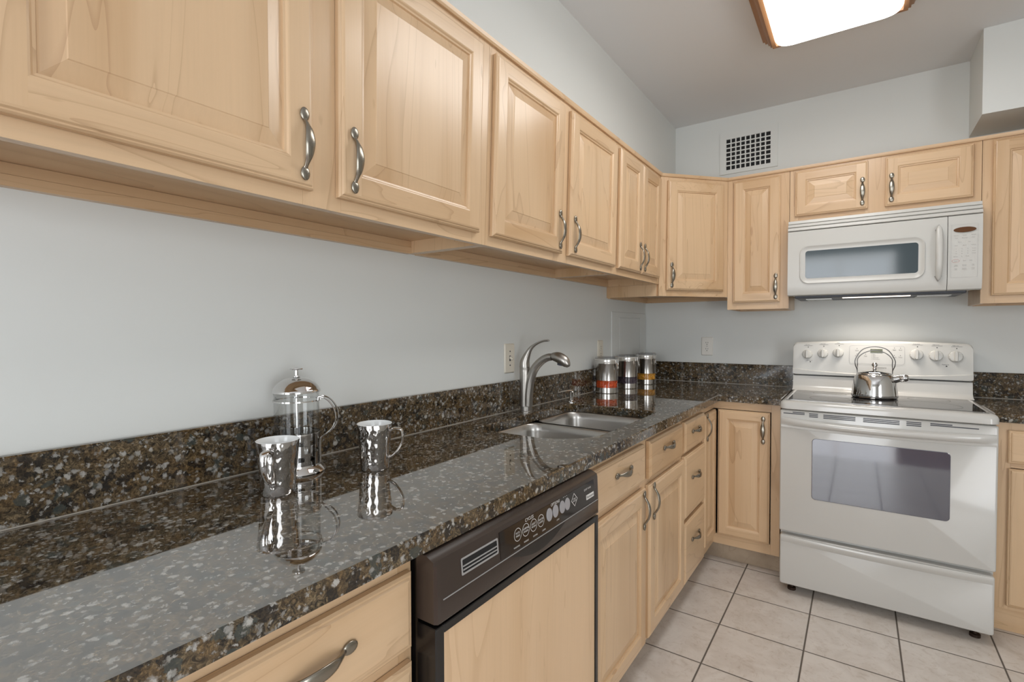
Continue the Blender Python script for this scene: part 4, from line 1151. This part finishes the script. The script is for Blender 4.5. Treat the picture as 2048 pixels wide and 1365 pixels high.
for x_, zz, s_ in ((1.395, 1.156, 'Bake'), (1.420, 1.156, 'Broil'), (1.395, 1.118, 'Clock'), (1.420, 1.118, 'Timer'), (1.236, 1.150, 'Oven'), (1.236, 1.122, 'Clean'), (1.274, 1.122, 'Stop')):
    text_bm(b, s_, 0.0070, pf(x_, zz), Up, Vp, Np, 0, 'CENTER', 0.0008); decal(b, pf(x_, zz + 0.010), Up, Vp, Np, ell(0.0016, 0.0016, 10), 0.0008)
text_bm(b, 'Kenmore', 0.0120, pf(1.340, 1.062), Up, Vp, Np, 0, 'CENTER', 0.0008)
KX = [(1.007, 1.124), (1.081, 1.130), (1.152, 1.135), (1.484, 1.134), (1.560, 1.131), (1.634, 1.128)]
for i, (x_, zz) in enumerate(KX):
    decal(b, pf(x_ + 0.004, zz + 0.040), Up, Vp, Np, ell(0.0026, 0.0026, 10), 0.0008)
    decal(b, pf(x_ + 0.004, zz + 0.0485), Up, Vp, Np, rrect(0.042, 0.0012, 0.0003, 1), 0.0008)
    text_bm(b, ('Left rear', 'Left front', 'Oven', 'Oven temp', 'Right front', 'Right rear')[i], 0.0058, pf(x_, zz + 0.054), Up, Vp, Np, 0, 'CENTER', 0.0008)
for x_, zz in ((1.022, 1.083), (1.600, 1.080)):
    decal(b, pf(x_, zz), Up, Vp, Np, ell(0.0030, 0.0030, 10), 0.0008); text_bm(b, 'Element on', 0.0058, pf(x_ - 0.004, zz + 0.008), Up, Vp, Np, 0, 'CENTER', 0.0008)
obj('lettering', b, DPRINT, bp_, smooth=0, nonormals=True)
for i, (x_, zz) in enumerate(KX):
    O = pf(x_, zz); b = NB(); rr = 0.0245 if i < 3 else 0.0275
    loft(b, [on(O, Up, Vp, Np, ell(rr, rr, 36), 0.0004), on(O, Up, Vp, Np, ell(rr, rr, 36), 0.006), on(O, Up, Vp, Np, ell(rr * 0.93, rr * 0.93, 36), 0.010), on(O, Up, Vp, Np, ell(rr * 0.86, rr * 0.86, 36), 0.011)])
    kn = obj('knob', b, WHITEP, bp_, smooth=40)
    b = NB(); loft(b, [on(O, Up, Vp, Np, rrect(0.015, rr * 1.86, 0.006, 4), 0.010), on(O, Up, Vp, Np, rrect(0.0135, rr * 1.82, 0.006, 4), 0.024), on(O, Up, Vp, Np, rrect(0.010, rr * 1.74, 0.0048, 4), 0.0265)]); obj('grip', b, WHITEP, kn, smooth=40)
    b = NB()
    for a in range(0, 360, 30):
        if a == 90: continue
        q = Up * math.cos(R(a)) + Vp * math.sin(R(a)); q2 = Up * -math.sin(R(a)) + Vp * math.cos(R(a))
        decal(b, O + q * rr * 0.90, q, q2, Np, rrect(0.0030, 0.0012, 0.0003, 1), 0.0112 - 0.0006)
    obj('scale', b, DPRINT, kn, smooth=0, nonormals=True)
# oven door
dz0, dz1 = 0.303, 0.8825
b = NB()
ODc = Vector(((rx0 + rx1) / 2, 0, (dz0 + dz1) / 2)); dw, dh = rx1 - rx0 - 0.002, dz1 - dz0
def dl(k, d): return on(ODc + Vector((0, rf, 0)), X, Z, -Y, rrect(dw - 2 * k, dh - 2 * k, 0.007, 4), d)
loft(b, [dl(0, -0.044), dl(0, -0.006), dl(0.002, -0.002), dl(0.006, 0.0)]); od = obj('oven_door', b, WHITE, t, smooth=40)
wc = Vector(((1.070 + 1.556) / 2, rf, 0.617)); ww, wh = 0.486, 0.284
b = NB(); loft(b, [on(wc, X, Z, -Y, rrect(ww, wh, 0.016, 6), 0.0002), on(wc, X, Z, -Y, rrect(ww, wh, 0.016, 6), 0.0012), on(wc, X, Z, -Y, rrect(ww - 0.004, wh - 0.004, 0.014, 6), 0.0018)]); obj('window', b, OVENGL, od, smooth=0)
b = NB()   # bowed handle moulded across the top of the door
hl = []
nh = 28
for k in range(nh + 1):
    q = k / nh; x_ = rx0 + 0.006 + (rx1 - rx0 - 0.012) * q; c_ = math.sqrt(max(0.0, 1 - (2 * q - 1) ** 4)); c2 = 1 - (2 * q - 1) ** 2
    dp = 0.004 + 0.042 * c_ * (0.55 + 0.45 * c2); drop = 0.010 * c2
    zc_ = 0.832 - drop
    hl.append([Vector((x_, rf - 0.0003, zc_ + 0.016)), Vector((x_, rf - dp * 0.80, zc_ + 0.014)), Vector((x_, rf - dp * 0.97, zc_ + 0.009)), Vector((x_, rf - dp, zc_ + 0.001)), Vector((x_, rf - dp * 0.93, zc_ - 0.009)), Vector((x_, rf - dp * 0.55, zc_ - 0.017)), Vector((x_, rf - 0.007, zc_ - 0.020)), Vector((x_, rf - 0.0065, zc_ - 0.030)), Vector((x_, rf - 0.0003, zc_ - 0.032))])
loft(b, hl); obj('handle', b, WHITE, od, smooth=50)
b = NB()
rowsz = [(0.8725, 0.0038), (0.8655, 0.0038), (0.8585, 0.0038)]
xg = [(0.990, 1.040, (0,)), (1.057, 1.093, (0, 1, 2)), (1.113, 1.235, (0, 1, 2)), (1.262, 1.390, (0, 1, 2)), (1.412, 1.462, (0, 1, 2)), (1.490, 1.560, (0,)), (0.952, 1.040, (1,)), (1.490, 1.640, (1,))]
for x0_, x1_, rws in xg:
    for r_ in rws:
        c_ = 1 - (2 * ((x0_ + x1_) / 2 - rx0) / (rx1 - rx0) - 1) ** 2
        zz = rowsz[r_][0] - 0.004 * (c_ - 0.6)
        decal(b, Vector(((x0_ + x1_) / 2, rf, zz)), X, Z, -Y, rrect(x1_ - x0_, 0.0042, 0.002, 3), 0.0004)
obj('vent_slots', b, GREYD, od, smooth=0, nonormals=True)
# storage drawer
b = NB()
wz0, wz1 = 0.047, 0.284
WDc = Vector(((rx0 + rx1) / 2, rf, (wz0 + wz1) / 2)); wdw, wdh = rx1 - rx0 - 0.008, wz1 - wz0
loft(b, [on(WDc, X, Z, -Y, rrect(wdw - 2 * k, wdh - 2 * k, 0.010, 4), d) for k, d in ((0, -0.044), (0, -0.006), (0.002, -0.002), (0.006, 0.0))]); wd = obj('storage_drawer', b, WHITE, t, smooth=40)
b = NB(); hl = []
for k in range(nh + 1):
    q = k / nh; x_ = rx0 + 0.010 + (rx1 - rx0 - 0.020) * q; c2 = 1 - (2 * q - 1) ** 2
    dp = 0.006 + 0.016 * c2
    zt_ = 0.282; zb_ = 0.252 - 0.008 * c2
    hl.append([Vector((x_, rf - 0.0003, zt_)), Vector((x_, rf - dp * 0.8, zt_ + 0.001)), Vector((x_, rf - dp, zt_ - 0.005)), Vector((x_, rf - dp * 0.85, (zt_ + zb_) / 2)), Vector((x_, rf - 0.0003, zb_))])
loft(b, hl); obj('handle', b, WHITE, wd, smooth=50)

# ------------------------------------------------------------------ kettle on the range
kx, ky, kz = 1.309, -0.405, 0.9275
t = thing('kettle', 'shiny stainless steel kettle standing on the glass cooktop', 'kettle', (kx, ky, kz))
b = NB(); lathe(b, [(0.001, kz), (0.090, kz), (0.094, kz + 0.003), (0.096, kz + 0.009), (0.095, kz + 0.02), (0.091, kz + 0.05), (0.085, kz + 0.085), (0.079, kz + 0.108), (0.074, kz + 0.115), (0.070, kz + 0.1165), (0.066, kz + 0.1165)], (kx, ky), 64, cap1=True); obj('body', b, CHROME, t, smooth=60)
b = NB(); lathe(b, [(0.067, kz + 0.117), (0.066, kz + 0.120), (0.050, kz + 0.128), (0.030, kz + 0.134), (0.010, kz + 0.1365), (0.006, kz + 0.138)], (kx, ky), 56, cap0=True, cap1=True); kl = obj('lid', b, CHROME, t, smooth=60)
b = NB(); lathe(b, [(0.008, kz + 0.1385), (0.0095, kz + 0.141), (0.006, kz + 0.146), (0.0055, kz + 0.149)], (kx, ky), 24, cap0=True); ellipsoid(b, (kx, ky, kz + 0.160), X * 0.0125, Y * 0.0125, Z * 0.0125, 24, 12); obj('lid_knob', b, CHROME, kl)
b = NB()
d = Vector((0.97, -0.24, 0)).normalized()
p0 = Vector((kx, ky, kz))
tube(b, smoothpath([p0 + d * 0.072 + Z * 0.092, p0 + d * 0.085 + Z * 0.096, p0 + d * 0.096 + Z * 0.0995, p0 + d * 0.102 + Z * 0.1010], 4), smoothvals([0.020, 0.0185, 0.0172, 0.0165], 4), 24)
so = obj('spout', b, CHROME, t)
b = NB(); tube(b, [p0 + d * (0.1023 + q) + Z * (0.1011 + q * 0.12) for q in (0, 0.001, 0.006, 0.007, 0.008, 0.009, 0.014, 0.015, 0.016, 0.017, 0.024, 0.030, 0.0335)], [0.0165, 0.0182, 0.0184, 0.0170, 0.0170, 0.0182, 0.0180, 0.0166, 0.0166, 0.0176, 0.0165, 0.0125, 0.006], 24); obj('spout_cap', b, CHROME, so)
b = NB()
for q, wd_, top in ((-0.014, 0.079, 0.250), (0.014, 0.070, 0.232)):
    hp = [(-0.070, 0.1175), (-0.071, 0.135), (-wd_ * 1.0, 0.160), (-wd_ * 0.98, 0.190), (-wd_ * 0.62, top - 0.014), (0, top), (wd_ * 0.62, top - 0.014), (wd_ * 0.98, 0.190), (wd_, 0.160), (0.071, 0.135), (0.070, 0.1175)]
    tube(b, smoothpath([p0 + X * a + Y * (q if h > 0.15 else q * 0.3) + Z * h for a, h in hp], 6), 0.0022, 10)
obj('handle', b, DSTEEL, t)

# ------------------------------------------------------------------ microwave
mx0, mx1, mz0, mz1, mf = 0.9255, 1.6950, 1.441, 1.8445, -0.398
t = thing('microwave', 'white over-the-range microwave with dark window, hung under a short cabinet', 'microwave', (1.31, -0.2, mz0))
b = NB(); box(b, mx0 + 0.003, mx1 - 0.003, -0.355, -0.0008, mz0 + 0.014, mz1 - 0.0006); obj('body', b, WHITEP, t, smooth=0)
b = NB()    # top vent grille of three long steps
secg = [(-0.356, mz1 - 0.001), (-0.374, mz1 - 0.001), (-0.379, mz1 - 0.016), (-0.372, mz1 - 0.0185), (-0.372, mz1 - 0.0205), (-0.384, mz1 - 0.0215), (-0.390, mz1 - 0.035), (-0.380, mz1 - 0.0375), (-0.380, mz1 - 0.0395), (-0.394, mz1 - 0.041), (-0.400, mz1 - 0.055), (-0.396, mz1 - 0.0575), (-0.356, mz1 - 0.0575)]
loft(b, [[Vector((x_, y, zz)) for y, zz in secg] for x_ in (mx0, mx1)]); obj('top_grille', b, WHITEP, t, smooth=30)
b = NB()
gz = mz1 - 0.0605
dx1 = 1.5755
secd = [(-0.357, mz0 + 0.002), (-0.380, mz0 + 0.001), (-0.392, mz0 + 0.006), (-0.399, mz0 + 0.030), (-0.4005, mz0 + 0.07), (mf, gz - 0.05), (mf + 0.002, gz - 0.003), (-0.394, gz), (-0.357, gz)]
loft(b, [[Vector((x_, y, zz)) for y, zz in secd] for x_ in (mx0, dx1 - 0.0012)]); md = obj('door', b, WHITEP, t, smooth=30)
b = NB(); loft(b, [[Vector((x_, y, zz)) for y, zz in secd] for x_ in (dx1 + 0.0012, mx1)]); mc = obj('control_panel', b, WHITEP, t, smooth=30)
mfr = -0.4012
wcn = Vector((1.239, mfr, 1.6035))
def wl(w_, h_, r_, d, bow): 
    lo = rrect(w_, h_, r_, 8)
    return [wcn + X * a + Z * (c * (1 + bow * (1 - (2 * a / w_) ** 2))) - Y * d for a, c in lo]
b = NB(); loft(b, [wl(0.512, 0.196, 0.040, 0.0002, 0.06), wl(0.512, 0.196, 0.040, 0.0048, 0.06), wl(0.509, 0.193, 0.039, 0.0062, 0.06), wl(0.505, 0.189, 0.037, 0.0060, 0.06), wl(0.498, 0.182, 0.033, 0.0030, 0.06), wl(0.466, 0.146, 0.014, 0.0008, 0.04)], True, True); wr = obj('window_surround', b, WHITEP, md, smooth=40)
b = NB(); loft(b, [wl(0.463, 0.143, 0.013, 0.0009, 0.04), wl(0.463, 0.143, 0.013, 0.0016, 0.04)]); obj('window', b, MWGL, md, smooth=0)
b = NB()
hp = [(0.006, -0.124), (0.012, -0.112), (0.024, -0.075), (0.030, -0.03), (0.031, 0.0), (0.030, 0.03), (0.024, 0.075), (0.012, 0.112), (0.006, 0.124)]
tube(b, smoothpath([Vector((1.543, mfr - a - 0.006, 1.617 + c)) for a, c in hp], 5), smoothvals([(0.004, 0.005), (0.010, 0.006), (0.0125, 0.0075), (0.013, 0.008), (0.013, 0.008), (0.013, 0.008), (0.0125, 0.0075), (0.010, 0.006), (0.004, 0.005)], 5), 16, side=(1, 0, 0))
hnd = obj('handle', b, WHITEP, md)
for s_ in (-1, 1):
    b = NB(); loft(b, [[Vector((1.543 + a, mfr - d, 1.617 + s_ * (0.118 + c))) for a, c in ((-0.014, -0.012), (0.014, -0.012), (0.0, 0.014))] for d in (0.0002, 0.007)]); obj('handle_mount', b, GPRINT, hnd, smooth=0)
# keypad
O = Vector((1.633, mfr, 1.621))
b = NB(); ringdecal(b, O, X, Z, -Y, rrect(0.092, 0.242, 0.003, 3), rrect(0.0905, 0.2405, 0.003, 3), 0.0006); obj('keypad_outline', b, LPRINT, mc, smooth=0, nonormals=True)
b = NB(); loft(b, [on(Vector((1.634, mfr, 1.717)), X, Z, -Y, ell(0.039, 0.0125, 36), 0.0003), on(Vector((1.634, mfr, 1.717)), X, Z, -Y, ell(0.038, 0.0118, 36), 0.0022)]); obj('display', b, AMBER, mc, smooth=0)
b = NB()
def mt(s_, x_, zz, sz=0.0052): text_bm(b, s_, sz, Vector((x_, mfr, zz)), X, Z, -Y, 0, 'CENTER', 0.0006)
for i, row in enumerate(((1.692, ('Popcorn', 'Potato', 'Reheat')), (1.680, ('Pizza', 'Beverage', 'Plate')), (1.661, ('More', 'Less')), (1.646, ('Auto', 'Quick', 'Defrost')))):
    xs = (1.605, 1.634, 1.664) if len(row[1]) == 3 else (1.617, 1.650)
    for x_, s_ in zip(xs, row[1]): mt(s_, x_, row[0])
for i, row in enumerate((('1', '2', '3'), ('4', '5', '6'), ('7', '8', '9'))):
    for j, s_ in enumerate(row): mt(s_, 1.605 + j * 0.020, 1.630 - i * 0.011, 0.0062)
    mt(('Power', 'Timer', 'Clock')[i], 1.666, 1.630 - i * 0.011)
for x_, s_ in ((1.604, 'Sensor'), (1.625, '0'), (1.644, 'Cook')): mt(s_, x_, 1.596, 0.0055)
for x_, s_ in ((1.604, 'Stop'), (1.634, 'Start'), (1.656, 'Add')): mt(s_, x_, 1.576, 0.0055)
for zz, row in ((1.557, ('Light', 'Vent fan', 'High')), (1.552, ('On Off', 'On Off', 'Low')), (1.541, ('Turn', 'Custom', 'Child')), (1.536, ('Table', 'Program', 'Lock'))):
    for x_, s_ in zip((1.605, 1.634, 1.664), row): mt(s_, x_, zz, 0.0046)
obj('lettering', b, GPRINT, mc, smooth=0, nonormals=True)
b = NB(); ringdecal(b, Vector((1.604, mfr, 1.576)), X, Z, -Y, ell(0.0135, 0.0075), ell(0.0126, 0.0067), 0.0006); obj('stop_outline', b, RPRINT, mc, smooth=0, nonormals=True)
# underside
b = NB(); box(b, mx0 + 0.03, mx1 - 0.045, -0.352, -0.03, mz0 - 0.010, mz0 + 0.0135, 0.003, seg=1); us = obj('underside_tray', b, GREYD, t, smooth=0)
for x0_, x1_ in ((1.00, 1.12), (1.48, 1.61)):
    b = NB(); box(b, x0_, x1_, -0.24, -0.06, mz0 - 0.0125, mz0 - 0.0102); obj('grease_filter', b, STEEL, us, smooth=0)
b = NB(); box(b, 1.17, 1.45, -0.315, -0.265, mz0 - 0.0125, mz0 - 0.0102); lm_ = obj('lamp_lens', b, HOODLAMP, us, smooth=0)
lamp = area('hood_lamp_light', (1.31, -0.29, mz0 - 0.018), (1.31, -0.29, 0), 0.26, 0.04, 1.3, (1.0, 0.91, 0.82))
lamp.data.spread = R(138)
